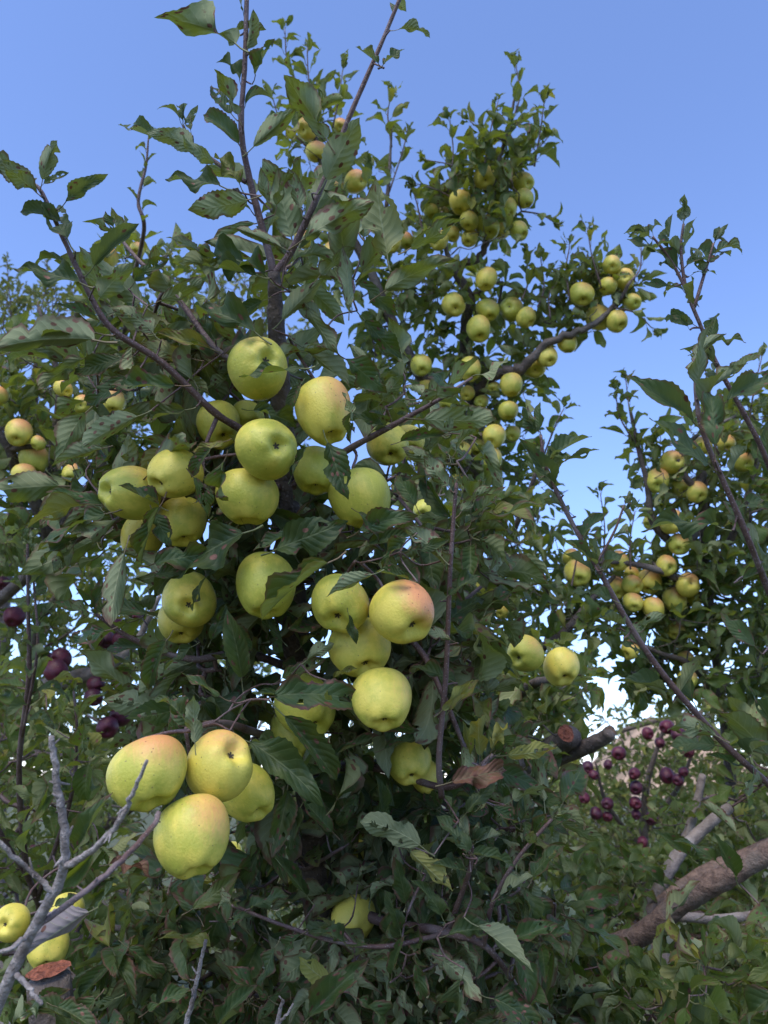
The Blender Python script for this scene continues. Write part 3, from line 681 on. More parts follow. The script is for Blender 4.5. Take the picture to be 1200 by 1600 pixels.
big(222, 838, 66, 1.05, (-.2, .7), 'hidden apple low behind the left cluster leaves', 1.1, (0, -.5, .1))
big(415, 914, 96, .94, (.02, .86), 'big apple with a long leaf across its right side, below the central cluster', 1.1, (-.5, -.7, .12))
big(296, 938, 84, .98, (-.02, .22), 'shaded green apple with its calyx facing out, left under a dark leaf', 1., (.3, -.6, .05))
big(282, 972, 68, 1.04, (.1, .7), 'shaded apple half hidden beneath the left one with the facing calyx', 1.05, (0, 0, 0))
big(531, 944, 94, .92, (-.1, .62), 'yellow apple with calyx facing down, beside the pink blushed one', 1.0, (.8, -.2, .5))
big(628, 956, 101, .90, (.48, .58), 'yellow apple with a strong pink blush on its upper right', 1.02, (.75, -.6, 1.1))
big(563, 1012, 95, .96, (.25, .75), 'green-yellow apple squeezed under the yellow pair', .88, (.2, -.5, .1))
big(597, 1092, 93, .91, (.08, .78), 'yellow apple with a dark stub in its calyx, lowest of the middle hanging chain', 1.1, (.75, -.3, .5))
big(478, 1104, 92, .98, (.4, .7), 'yellow-green apple under the red-edged leaf, left of the middle chain', 1.0, (.3, -.6, .15))
big(456, 1146, 68, 1.05, (.1, .8), 'apple mostly covered by a dark pointed leaf, left of the middle chain', 1.25, (0, 0, 0))
big(232, 1207, 120, .78, (.2, .88), 'largest of the low four apples, orange blush on top, bare twig before it', 1.02, (.15, -.95, .85))
big(342, 1197, 102, .82, (.52, -.48), 'apple of the low four with its calyx pointing up-right', 1.02, (.1, -.95, .7))
big(386, 1238, 82, .90, (.5, .72), 'apple of the low four half hidden at the right', 1.16, (.3, -.5, .1))
big(301, 1304, 113, .77, (.18, .9), 'lowest apple of the low four, bright yellow with a soft orange cheek', 1.08, (.4, -.45, .7))
big(640, 1190, 68, 1.06, (.1, .7), 'shaded pale apple under the middle chain, upper of two', 1.1, (0, 0, 0))
big(664, 1213, 46, 1.10, (.2, .7), 'shaded pale apple under the middle chain, lower of two', 1.2, (0, 0, 0))
big(553, 1434, 68, 1.16, (.1, .75), 'bright apple hanging alone deep in the low foliage near the trunk', 1.15, (.5, -.5, .2))
big(562, 1334, 36, 1.35, (.1, .7), 'sliver of an apple between dark hanging leaves, above the lone low one', 1.5, (0, 0, 0))
big(606, 695, 66, 1.10, (.2, .6), 'green apple behind leaves right of the tall blushed apple', .95, (0, -.5, .1))
big(640, 688, 48, 1.16, (.2, .6), 'smaller green apple half hidden right of the central cluster', 1., (0, -.5, .1))
big(664, 798, 38, 1.7, (-.2, .3), 'small lone yellow apple right of the central cluster, ringed by leaves', .98, (.5, -.5, .3))
big(820, 1022, 57, 1.55, (-.5, .25), 'medium apple facing left in the leaves, with a dark limb below it', .98, (.6, -.6, .6), tree=back)
big(877, 1042, 58, 1.58, (.2, .7), 'medium apple behind a thin twig, right of its left-facing neighbour', 1.12, (.6, -.6, .5), tree=back)
big(18, 1441, 54, 1.10, (-.5, .15), 'green apple cut by the left edge near the bottom', 1., (0, 0, 0), tree=side)
big(74, 1478, 62, 1.06, (.1, .85), 'green apple just above the sawn red-brown branch end', 1.15, (.2, -.5, .1), tree=side)
big(102, 1428, 58, 1.10, (.1, .7), 'green apple behind the bluish leaf on the bare grey branch', .9, (0, 0, 0), tree=side)
big(362, 1334, 34, 1.7, (.1, .7), 'tiny far yellow apple just right of the lowest of the low four', 1.1, (0, 0, 0))
big(578, 842, 30, 1.15, (.1, .7), 'sliver of apple in the leaf gap under the central cluster', 1.2, (0, 0, 0))
TOP = 'small golden apples at the left top of the tree behind'
for x, y, wd, uv, lab in ((481, 202, 37, (-.45, .05), 'small apple high between two shoots, dimple turned left'), (494, 237, 33, (.1, .7), 'small shaded apple right beneath the high one with the left dimple'),
    (556, 284, 36, (.6, -.1), 'small apple with a dark leaf over its foot, beside the slanting shoot'), (525, 292, 26, None, 'small apple partly behind the pale leaf on the slanting shoot'),
    (532, 197, 24, None, 'small orange-topped apple glimpsed beside the slanting shoot, level with the high one'), (568, 348, 30, (-.2, .5), 'left small apple of the pair behind a narrow leaf, beside a pale leaf'),
    (591, 348, 38, (.3, .6), 'right small apple of the pair behind a narrow leaf, beside a pale leaf'), (474, 374, 30, None, 'small apple seen behind the fork of the two leading shoots'),
    (522, 398, 40, None, 'small dull apple below the big pale leaf'), (612, 381, 30, None, 'small apple left of the veined leaf pointing right'), (634, 376, 24, None, 'small apple glimpsed under the tip of a folded leaf, left of the sunlit top')):
    ap(back, x, y, wd, 2.40 if wd > 27 else 2.5, lab, uv, 1., (.2, -.95, .9), group=TOP)
LEAD = 'small golden apples on the tall leafy leader'
for x, y, wd, uv, lab in ((817, 286, 34, (.55, .15), 'upper of the two right-hand apples on the tall leader, pink topped'), (819, 310, 30, (.3, .7), 'lower of the two right-hand apples on the tall leader'),
    (720, 316, 38, (-.1, .8), 'shaded green apple at the left of the tall leader'), (761, 355, 38, (.3, .5), 'largest low apple hanging at the foot of the tall leader'), (811, 361, 30, (.5, .45), 'apple hanging apart at the lower right of the tall leader'),
    (792, 326, 33, None, 'apple behind a bright green leaf on the tall leader'), (757, 278, 36, None, 'apple deep inside the leaves of the tall leader'), (734, 372, 28, None, 'small apple left of the largest low one on the tall leader'),
    (784, 361, 26, None, 'sliver of apple hidden just right of the largest low one on the leader'), (690, 337, 27, (.2, -.1), 'small round apple with its dimple showing, left of the leader'), (674, 330, 25, None, 'small apple left of the one with the dimple, beside the leader'),
    (686, 376, 30, None, 'apple directly above the veined leaf, left of the leader'), (707, 366, 24, None, 'small shaded apple right above the veined leaf tip'), (760, 436, 34, (-.1, .7), 'pale apple beneath the gap under the leader'),
    (733, 345, 30, None, 'dark shaded apple in the middle of the leader cluster')):
    ap(back, x, y, wd, 2.42 if wd > 27 else 2.5, lab, uv, 1., (.4, -.85, .6), group=LEAD)
MIDG = 'small golden apples in the middle of the tree behind'
for x, y, wd, uv, lab in ((709, 476, 38, (.15, .35), 'apple at the left of the five in the middle of the tree behind'), (762, 485, 36, (.2, .6), 'apple in the centre of the five in the middle of the tree behind'),
    (799, 483, 38, (-.2, -.25), 'apple with its stem hollow in view, right of the centre of the five'), (822, 496, 32, (.5, .7), 'pink cheeked apple at the right end of the five'), (748, 514, 39, (.1, .65), 'lowest of the five apples in the middle of the tree behind'),
    (658, 571, 33, (.1, .5), 'apple left of the dark forked limb, beside a curled leaf'), (734, 577, 36, (.2, .7), 'apple with a withered wisp before it, left of the dark limb'), (834, 574, 36, (.2, .35), 'apple hanging right under the dark limb, calyx forward'),
    (855, 557, 33, None, 'apple behind a ragged leaf above the dark limb'), (799, 601, 35, (0, .9), 'green shaded apple hanging below the dark limb'), (769, 607, 24, None, 'small shaded apple left of the green one below the dark limb'),
    (794, 641, 33, (0, .9), 'dark green apple alone in the gap beneath the dark limb'), (886, 536, 30, (.1, .9), 'shaded apple below the outer end of the dark limb'), (730, 615, 24, None, 'small green apple just left of the grey trunk fork'),
    (752, 628, 22, None, 'small green apple half behind the grey trunk fork'), (699, 629, 28, None, 'apple below the thin reddish twig, left of the trunk fork'), (664, 604, 24, None, 'small yellow apple above the thin reddish twig'),
    (772, 682, 36, (-.3, .5), 'orange topped apple under the long brown-tipped leaf'), (768, 717, 35, (.1, .6), 'yellow apple with a narrow dark leaf across it, below the orange topped one'), (722, 704, 30, None, 'yellow apple left of the one with the dark leaf across it'),
    (747, 699, 27, None, 'shaded apple between the two yellow ones below the brown-tipped leaf'), (801, 678, 25, None, 'pale green apple right of the orange topped one'), (714, 752, 24, None, 'small apple low among leaves beside the thin upright red shoot'), (760, 917, 34, (.2, .5), 'pink tinged apple alone in the leaves right of the thin red shoot'), (785, 957, 22, None, 'tiny yellow apple in the sky gap right of the thin red shoot')):
    ap(back, x, y, wd, 2.44 if wd > 27 else 2.52, lab, uv, 1., (.6, -.75, .6), group=MIDG)
LOBE = 'small golden apples at the outer end of the dark limb'
for x, y, wd, uv, lab in ((909, 460, 38, (.1, .5), 'leftmost apple of the outer bunch at the end of the dark limb'), (935, 497, 39, (.15, .45), 'lower middle apple of the outer bunch'), (964, 502, 34, (.4, .6), 'lowest right apple of the outer bunch, pink shouldered'),
    (975, 437, 34, (.1, -.3), 'upper right apple of the outer bunch, hollow in view'), (956, 414, 29, None, 'topmost apple of the outer bunch'), (988, 472, 28, None, 'apple at the far right of the outer bunch, partly behind leaves'), (950, 447, 30, None, 'shaded apple in the centre of the outer bunch')):
    ap(back, x, y, wd, 2.38, lab, uv, 1., (.5, -.8, .65), group=LOBE)
RG = 'small golden apples on the right edge tree'
for x, y, wd, uv, lab in ((1027, 751, 37, (0, .45), 'left apple of the upper four on the right edge tree, dark calyx below'), (1050, 722, 36, (.55, -.1), 'top pink apple of the upper four on the right edge tree'),
    (1067, 762, 36, (.05, .35), 'middle apple of the upper four on the right edge tree, calyx facing out'), (1089, 769, 33, (.4, .6), 'right apple of the upper four on the right edge tree'), (1050, 815, 39, (.3, .1), 'yellow apple under the big leaf, dimple to the right'),
    (1017, 816, 24, None, 'sliver of apple left of a dark stem, beside the yellow one under the big leaf'), (1061, 851, 33, None, 'orange topped apple behind a folded leaf, above the lower bunch'), (1041, 884, 33, (.5, .3), 'pink topped apple at the top of the lower bunch'),
    (967, 876, 30, None, 'pale apple left above the lower bunch'), (962, 919, 34, (.2, .6), 'plain yellow apple at the left of the lower bunch'), (1014, 909, 38, (-.2, .65), 'apple with an orange cheek in the middle of the lower bunch'),
    (988, 914, 32, None, 'apple half behind the middle one of the lower bunch'), (989, 941, 30, (.1, .6), 'shaded apple at the foot of the lower bunch, left'), (1021, 950, 34, (.2, .9), 'dull green apple at the very bottom of the lower bunch'),
    (1054, 937, 36, (.1, .8), 'bright apple at the bottom right of the lower bunch'), (1075, 914, 38, (.4, -.2), 'apple with its stem hollow in view at the right of the lower bunch'), (1085, 936, 26, None, 'shaded apple at the far right foot of the lower bunch'),
    (987, 897, 24, None, 'small apple glimpsed at the upper left of the lower bunch'), (1056, 986, 27, None, 'orange tinged apple alone beneath the lower bunch'), (1161, 722, 33, (.5, .3), 'pink topped apple between the two near shoots at the right'),
    (1097, 696, 30, None, 'orange apple behind the near shoot, left of it'), (1135, 693, 27, None, 'orange apple just right of the near shoot'), (902, 896, 40, (.1, .5), 'apple with a pink shoulder below the slanting near shoot, lower of two'),
    (892, 871, 28, None, 'pink apple peeping above its neighbour beside the slanting near shoot'), (1074, 1062, 31, (.2, .1), 'upper apple of the low trio beside the slanting shoot'), (1073, 1085, 24, None, 'lower apple of the low trio beside the slanting shoot'),
    (1056, 1072, 22, None, 'left apple of the low trio beside the slanting shoot'), (984, 1016, 30, None, 'green shaded apple left of the slanting shoot, under the lower bunch'), (1071, 1030, 26, None, 'yellow apple behind leaves above the low trio')):
    ap(right, x, y, wd, 2.40 if wd > 28 else 2.5, lab, uv, 1., (.45, -.85, .82), group=RG)
LG = 'small golden apples on the left edge tree'
for x, y, wd, uv, lab in ((29, 676, 41, (-.1, .6), 'upper apple on the dark fork at the left edge, warm cheek'), (53, 717, 44, (.1, .85), 'green apple hanging under the dark fork at the left edge'), (37, 741, 36, (.1, .7), 'shaded apple behind and below the green one on the dark fork'),
    (-4, 619, 32, None, 'orange apple cut by the left edge above the dark fork'), (113, 739, 30, None, 'dull green apple in shade right of the dark fork'), (176, 627, 39, (.1, .7), 'pale apple framed by leaves under the long spotted leaf'),
    (60, 692, 24, None, 'small yellow apple right above the green one on the dark fork'), (90, 533, 28, None, 'sliver of pale apple beneath the long leaf pointing left'), (99, 607, 28, None, 'sliver of pale apple left of the framed one'), (128, 632, 30, None, 'shaded green apple between the sliver and the framed apple'),
    (214, 389, 22, None, 'tiny apple at the tip of the short dark shoot, upper left'), (165, 402, 38, None, 'yellow apple behind the broad leaf at upper left'), (160, 479, 28, None, 'yellow apple glimpsed behind the thin slanting branch, upper left')):
    ap(left, x, y, wd, 2.06 if y > 500 else 1.95, lab, uv, 1., (.2, -.9, .85), group=LG)
RL = 'dark red apples in the shade at the left'
for x, y, wd, lab in ((22, 964, 32, 'red apple by the left edge, level with the top of the red ones'), (66, 1036, 38, 'left apple of the red trio beside the thin upright shoot'), (95, 1029, 32, 'upper right apple of the red trio beside the thin upright shoot'),
    (88, 1049, 36, 'lower apple of the red trio beside the thin upright shoot'), (166, 1000, 27, 'bright red apple left of the hanging spotted leaf, upper left of a pair'), (188, 999, 25, 'bright red apple nearest the hanging spotted leaf'), (150, 1069, 26, 'red apple just above the pale grey bough end'),
    (146, 1090, 27, 'dull red apple below the pale grey bough'), (188, 1118, 34, 'upper dark purple apple of the pair above the low four yellow ones'), (168, 1137, 34, 'lower dark purple apple of the pair above the low four yellow ones'), (118, 1189, 32, 'dark purple apple left of the largest yellow one, by a bare grey twig'),
    (178, 974, 24, 'small red apple above the bright pair near the spotted leaf'), (215, 963, 20, 'red sliver touching the spotted leaf edge'), (12, 1130, 20, 'small dark red apple low at the left edge'), (52, 1332, 22, 'dark red apple in deep shade behind the bare grey branch'), (150, 998, 24, 'dull red apple left of the bright red pair'), (5, 912, 22, 'dark red apple cut by the left edge, highest of the red ones')):
    ap(redl, x, y, wd, 2.75, lab, None, 1.05, (.3, -.8, .8), group=RL, red=True)
RR = 'far dark red apples before the hillside'
for x, y, wd, lab in ((1012, 1146, 19, 'far red apple left of the top pair, edged against the hillside'), (1042, 1136, 23, 'left of the top pair of far red apples'), (1060, 1148, 23, 'right of the top pair of far red apples'), (1031, 1161, 16, 'small far red apple below the top pair'),
    (967, 1177, 22, 'bright far red apple next to the sawn stub'), (918, 1199, 19, 'far red apple under the sawn stub, upper of two'), (928, 1211, 15, 'far red apple under the sawn stub, lower of two'), (991, 1209, 18, 'topmost of the vertical chain of far red apples'),
    (994, 1231, 21, 'second from the top in the vertical chain of far red apples'), (993, 1255, 20, 'third from the top in the vertical chain of far red apples'), (994, 1273, 15, 'lowest of the vertical chain of far red apples'), (1042, 1212, 23, 'round purple far apple left of the upright grey stub'),
    (1059, 1219, 19, 'far purple apple nearest the upright grey stub'), (1068, 1206, 15, 'small far red apple behind the two purple ones by the grey stub'), (931, 1271, 19, 'left apple of the low far red trio'), (949, 1256, 19, 'top apple of the low far red trio'), (949, 1276, 16, 'lower right apple of the low far red trio'),
    (1018, 1279, 20, 'far red apple low and right of the vertical chain'), (1004, 1316, 17, 'lowest far purple apple, alone in the leaves'), (913, 1247, 17, 'far red apple at the left above the low trio'), (1076, 1176, 17, 'far red apple right of and below the top pair'), (950, 1195, 14, 'tiny far red apple below the bright one next to the stub')):
    ap(redr, x, y, wd, 4.15, lab, None, 1., (.3, -.8, .6), group=RR, red=True)
ap(low, 1164, 1267, 29, 2.6, 'pale green apple at the right edge above the thick limb, larger of two', (.2, .6), 1.1, (0, 0, 0), group='pale apples above the thick limb')
ap(low, 1146, 1265, 22, 2.65, 'pale green apple half hidden left of its larger neighbour above the thick limb', (.2, .6), 1.2, (0, 0, 0), group='pale apples above the thick limb')
ap(back, 893, 1184, 24, 2.0, 'yellow apple glimpsed under the sawn stub', (.2, .6), 1., (0, 0, 0), group=MIDG)

# keep apples from sinking into each other: the farther one of a pair moves back along its line of sight
for q in APPLES: q['r'] = q['w'] / 2 * q['d'] / FPX
for it in range(200):
    hit = False
    for i_ in range(len(APPLES)):
        for j_ in range(i_):
            a_, b_ = APPLES[i_], APPLES[j_]
            if abs(a_['x'] - b_['x']) > 130 or abs(a_['y'] - b_['y']) > 140: continue
            pa, pb_ = P(a_['x'], a_['y'], a_['d']), P(b_['x'], b_['y'], b_['d'])
            if np.linalg.norm(pa - pb_) < .97 * (a_['r'] * max(1, a_['hr'] ** .5) + b_['r'] * max(1, b_['hr'] ** .5)):
                f_ = a_ if a_['d'] > b_['d'] else b_
                f_['d'] += .004; f_['r'] = f_['w'] / 2 * f_['d'] / FPX; hit = True
    if not hit: break
for n_, q in enumerate(APPLES):
    c = P(q['x'], q['y'], q['d']); q['c'] = c
    near = q['w'] >= 45
    if q['uv'] is None: u_, v_ = rng.normal() * .3, rng.uniform(.1, .75)
    else: u_, v_ = q['uv']
    w_ = math.sqrt(max(0, 1 - u_ * u_ - v_ * v_)) * (-1 if q['away'] else 1)
    ray = unit(c - CAM)
    rt = unit(np.cross(ray, [0, 0, 1])); upl = np.cross(rt, ray)
    ax = unit(rt * u_ - upl * v_ - ray * w_)             # calyx direction
    zz = Vector(-ax); qt = zz.to_track_quat('Z', 'Y') @ Quaternion((0, 0, 1), rng.uniform(0, 6.28))
    key = ('near' if near else 'far', n_ % (6 if near else 4), q['red'])
    if key not in AM:
        V, T, zs, zc = SKIN[key[0]][key[1]]
        me = mesh_np('apple', V, T); me.materials.append(APPLE_R if q['red'] else APPLE_Y); AM[key] = (me, zs, zc)
    me, zs, zc = AM[key]
    o = link('red_apple' if q['red'] else 'golden_apple', me)
    along = abs(-upl @ ax); hr = q['hr']
    lo_ = 1 + (hr - 1) * along; wi_ = 1. if along > .5 else 1 + (hr - 1) * .5
    o.matrix_world = Matrix.Translation(Vector(c)) @ qt.to_matrix().to_4x4() @ Matrix.Diagonal((q['r'] * wi_, q['r'] * wi_, q['r'] * lo_, 1))
    tag(o, q['label'], 'apple', q['group'])
    b_ = q['bl']; bv = unit(rt * b_[0] - upl * b_[1] - ray * .35) * b_[2] if b_[2] else np.zeros(3)
    lb = qt.to_matrix().inverted() @ Vector(bv)
    o['blush'] = [float(lb[0]), float(lb[1]), float(lb[2])]
    cx_ = link('calyx', CALYX_ME, None, o); cx_.location = (0, 0, zc - .012)
    st = link('stem', STEM_ME, None, o); st.location = (0, 0, zs - .02)
    q['tip'] = np.array(o.matrix_world @ Vector((.07, .02, zs + .58)))

# ------------------------------------------------------------------ leaves placed as in the photograph: blade base, tip, depth, roll (0 = upper face to the camera, 180 = underside)
HAND = [
 (front, 370, 68, 283, 15, .93, 150, 0), (front, 368, 48, 412, 36, .95, 120, 0), (front, 398, 118, 424, 62, .94, 60, 0), (front, 372, 180, 345, 112, .93, 200, 0), (front, 362, 178, 322, 135, .95, 30, 0),
 (front, 374, 226, 322, 165, .94, 30, 0), (front, 395, 230, 460, 172, .92, 170, 0), (front, 375, 288, 345, 226, .93, 20, 0), (front, 345, 290, 267, 270, .93, 40, 0), (front, 388, 312, 304, 338, .90, 165, 0),
 (front, 262, 222, 187, 197, .96, 40, 1), (front, 310, 236, 240, 192, .95, 150, 1), (front, 298, 204, 286, 170, .96, 20, 1), (front, 106, 374, 58, 297, .86, 25, 1), (front, 95, 345, 33, 316, .87, 40, 1),
 (front, 52, 295, -6, 248, .86, 140, 1), (front, 66, 282, 84, 210, .86, 170, 1), (front, 68, 287, 101, 264, .87, 50, 1), (front, 102, 315, 155, 264, .86, 30, 1), (front, 146, 416, 206, 348, .88, 20, 1),
 (front, 125, 441, 33, 411, .85, 35, 0), (front, 155, 466, 197, 408, .9, 170, 0), (front, 440, 386, 374, 352, .90, 185, 0), (front, 474, 374, 570, 308, .90, 175, 0), (front, 508, 282, 558, 193, .91, 165, 1),
 (front, 510, 218, 450, 120, .90, 190, 0), (front, 470, 326, 455, 270, .93, 160, 0), (front, 420, 318, 402, 268, .93, 200, 0), (front, 432, 322, 450, 262, .95, 140, 0), (front, 545, 480, 548, 392, .92, 170, 0),
 (front, 415, 430, 315, 358, .93, 30, 0), (front, 402, 430, 318, 415, .92, 45, 0), (front, 400, 520, 300, 452, .90, 25, 0), (front, 622, 46, 676, 40, .91, 130, 1), (front, 592, 100, 558, 74, .92, 60, 1), (front, 598, 101, 630, 76, .92, 80, 1),
 (front, 600, 455, 696, 388, .89, 175, 0), (front, 640, 388, 719, 352, .91, 155, 0), (front, 606, 400, 583, 300, .92, 150, 0), (front, 150, 531, 5, 520, .84, 150, 0), (front, 152, 520, 40, 508, .87, 30, 0),
 (front, 275, 602, 175, 605, .86, 25, 0), (front, 216, 650, 127, 690, .90, 160, 0), (front, 237, 735, 306, 660, .93, 178, 0), (front, 166, 802, 55, 836, .92, 35, 0), (front, 160, 788, 83, 755, .94, 25, 0),
 (front, 250, 790, 213, 880, .90, 40, 0), (front, 302, 745, 345, 802, .88, 25, 0), (front, 382, 832, 268, 882, .90, 30, 0), (front, 470, 575, 378, 592, .865, 50, 0), (front, 395, 640, 466, 655, .90, 45, 0), (front, 548, 655, 545, 615, .90, 70, 0),
 (front, 195, 862, 162, 972, .86, 175, 0), (front, 430, 858, 532, 822, .89, 40, 0), (front, 514, 878, 402, 956, .86, 40, 0), (front, 583, 897, 511, 928, .86, 150, 0), (front, 425, 1088, 562, 1068, .88, 30, 0), (front, 475, 1098, 408, 1070, .90, 20, 0),
 (front, 443, 1117, 532, 1212, .86, 15, 0), (front, 388, 1158, 512, 1229, .84, 25, 0), (front, 378, 1060, 364, 962, .90, 15, 0), (front, 305, 1162, 298, 1088, .78, 160, 0), (front, 290, 1128, 257, 1073, .80, 30, 0), (front, 345, 1088, 284, 1058, .86, 30, 0),
 (front, 750, 1182, 743, 1108, .95, 160, 3), (front, 768, 1172, 786, 1118, .95, 170, 3), (front, 735, 1180, 725, 1130, .96, 30, 3), (front, 704, 1222, 802, 1198, .87, 25, 2), (front, 728, 1270, 775, 1218, .93, 20, 1), (front, 658, 1322, 574, 1262, .93, 165, 0),
 (front, 730, 1322, 716, 1272, .95, 160, 1), (front, 742, 1318, 785, 1300, .95, 150, 1), (front, 650, 1505, 657, 1565, .94, 10, 0), (front, 625, 1452, 611, 1398, .98, 15, 0), (front, 634, 1412, 624, 1342, .99, 10, 0), (front, 612, 1522, 622, 1467, .95, 20, 0),
 (front, 480, 1592, 566, 1498, .90, 20, 0), (front, 745, 1446, 827, 1506, .92, 150, 0), (front, 165, 985, 90, 1012, .93, 35, 0), (front, 792, 1180, 864, 1178, .95, 160, 3), (front, 600, 665, 545, 640, .97, 30, 0), (front, 660, 655, 775, 665, .92, 160, 0), (front, 625, 690, 690, 670, .95, 20, 0),
 (front, 690, 740, 640, 690, .94, 170, 0), (front, 650, 790, 620, 740, .95, 25, 0), (front, 560, 830, 640, 790, .91, 30, 0), (front, 640, 860, 700, 850, .90, 40, 0), (front, 575, 850, 640, 830, .92, 20, 0), (front, 590, 880, 640, 895, .90, 30, 0), (front, 560, 870, 580, 840, .93, 170, 0),
 (front, 330, 545, 250, 520, .93, 30, 0), (front, 300, 560, 220, 545, .95, 160, 0), (front, 330, 520, 300, 470, .97, 20, 0), (front, 480, 480, 520, 560, .95, 160, 0), (front, 540, 560, 600, 610, .96, 40, 0), (front, 500, 500, 460, 450, .95, 170, 0), (front, 570, 500, 620, 560, .97, 20, 0),
 (front, 300, 1010, 250, 1040, .95, 30, 0), (front, 240, 900, 300, 880, .92, 40, 0), (front, 330, 1000, 355, 950, .93, 15, 0), (front, 440, 1000, 400, 960, .95, 20, 0), (front, 470, 1010, 510, 980, .97, 40, 0), (front, 440, 1060, 500, 1020, .95, 25, 0), (front, 520, 1180, 590, 1150, .98, 30, 0), (front, 600, 1170, 660, 1150, .99, 30, 0),
 (low, 1085, 660, 987, 587, .80, 30, 1), (low, 1108, 726, 1026, 668, .79, 40, 1), (low, 1117, 697, 1115, 598, .78, 5, 1), (low, 1135, 627, 1212, 580, .80, 30, 1), (low, 1090, 602, 1092, 510, .81, 150, 1), (low, 1100, 614, 1163, 573, .82, 150, 1),
 (low, 1122, 822, 1024, 796, .78, 40, 1), (low, 1117, 534, 1163, 520, .85, 120, 1), (low, 1075, 510, 1060, 488, .87, 40, 1), (low, 956, 936, 899, 911, .87, 30, 1), (low, 932, 882, 888, 845, .87, 40, 1), (low, 868, 758, 815, 690, .88, 25, 1), (low, 855, 720, 915, 675, .88, 40, 1), (low, 860, 735, 922, 690, .89, 150, 1),
 (low, 1120, 1150, 1040, 1108, .90, 165, 0), (low, 1150, 1508, 1058, 1487, 1.3, 160, 0), (low, 1150, 1372, 1122, 1310, 1.25, 30, 0), (low, 1120, 1346, 1062, 1303, 1.25, 30, 0), (low, 1220, 1550, 1140, 1590, 1.1, 30, 0), (low, 1180, 1010, 1130, 960, .85, 30, 1), (low, 1200, 1180, 1130, 1090, .95, 170, 0), (low, 1230, 1160, 1170, 1080, .95, 20, 0),
 (side, 140, 1424, 48, 1482, .70, 160, 4), (side, 85, 1415, 125, 1405, .72, 30, 1), (side, 145, 1440, 172, 1370, .70, 95, 0), (side, 120, 1330, 155, 1255, .75, 30, 0), (side, 170, 1350, 235, 1345, .74, 80, 2),
 (low, 1060, 418, 994, 358, .88, 35, 1), (low, 1064, 400, 1074, 344, .88, 160, 1), (low, 1072, 415, 1136, 362, .88, 30, 1), (low, 1082, 428, 1116, 412, .88, 60, 1), (low, 1045, 446, 1008, 440, .88, 40, 1), (low, 1110, 560, 1075, 530, .87, 150, 1), (low, 1140, 585, 1182, 545, .88, 30, 1), (low, 1175, 640, 1210, 612, .87, 60, 1),
 (low, 1140, 735, 1172, 690, .84, 150, 1), (low, 1150, 800, 1195, 760, .84, 40, 1), (low, 1185, 860, 1150, 800, .84, 160, 1), (low, 1160, 905, 1215, 880, .85, 30, 1), (low, 985, 990, 1030, 960, .91, 150, 1), (low, 1010, 1030, 975, 1000, .91, 40, 1), (low, 1060, 1085, 1095, 1030, .92, 150, 0), (low, 1170, 1200, 1110, 1180, .95, 40, 0), (low, 905, 845, 940, 800, .90, 40, 1), (low, 890, 800, 850, 770, .90, 150, 1), (low, 935, 905, 968, 850, .90, 60, 1),
 (side, 30, 1600, 105, 1548, .93, 30, 0), (side, 120, 1610, 60, 1560, .92, 40, 0), (side, 150, 1560, 100, 1620, .94, 30, 0), (side, 20, 1560, 70, 1590, .95, 150, 0), (low, 1000, 1500, 930, 1470, 1.5, 30, 0), (low, 1040, 1440, 1090, 1380, 1.5, 150, 0), (low, 1100, 1430, 1160, 1400, 1.45, 30, 0), (low, 960, 1520, 1010, 1480, 1.5, 35, 0), (low, 1080, 1340, 1030, 1300, 1.7, 30, 0), (low, 1150, 1300, 1100, 1250, 1.7, 150, 0), (low, 1040, 1390, 1000, 1340, 1.75, 40, 0),
 (front, 512, 690, 538, 772, .885, 35, 0), (front, 455, 745, 478, 700, .895, 40, 0), (front, 350, 690, 300, 712, .90, 30, 0), (front, 330, 700, 292, 738, .89, 40, 0), (front, 552, 640, 548, 690, .90, 35, 0), (front, 470, 600, 445, 640, .91, 30, 0), (front, 480, 1030, 520, 1000, .93, 150, 0), (front, 545, 960, 552, 1005, .885, 30, 0), (front, 520, 1060, 556, 1045, .90, 40, 0), (front, 640, 905, 590, 890, .875, 40, 0), (front, 240, 880, 330, 862, .90, 35, 0), (front, 340, 880, 285, 940, .93, 30, 0), (front, 250, 790, 190, 760, .91, 60, 0), (front, 560, 800, 605, 830, .91, 30, 0), (front, 440, 1170, 380, 1150, .86, 40, 0), (front, 700, 760, 660, 720, .92, 160, 0), (front, 240, 800, 262, 850, .91, 30, 0), (front, 460, 830, 400, 860, .91, 35, 0),
 (side, 112, 1592, 42, 1562, .90, 30, 0), (side, 88, 1572, 152, 1602, .90, 35, 0), (side, 20, 1600, 62, 1550, .90, 150, 0), (front, 640, 1330, 700, 1390, .93, 150, 3), (front, 520, 1540, 460, 1500, .95, 160, 3), (front, 800, 1250, 850, 1220, .96, 150, 0), (front, 770, 1260, 820, 1290, .95, 20, 0),
 (front, 735, 1330, 690, 1280, .92, 25, 1), (front, 738, 1335, 800, 1340, .91, 40, 1), (front, 725, 1360, 680, 1350, .93, 30, 1), (front, 745, 1360, 760, 1400, .92, 25, 1), (front, 690, 1430, 660, 1370, .94, 20, 0), (front, 700, 1460, 770, 1440, .94, 35, 0), (front, 770, 1560, 850, 1590, .92, 30, 0), (front, 720, 1530, 700, 1600, .92, 20, 1), (front, 690, 1500, 750, 1540, .94, 150, 0), (front, 800, 1470, 865, 1440, .95, 30, 0),
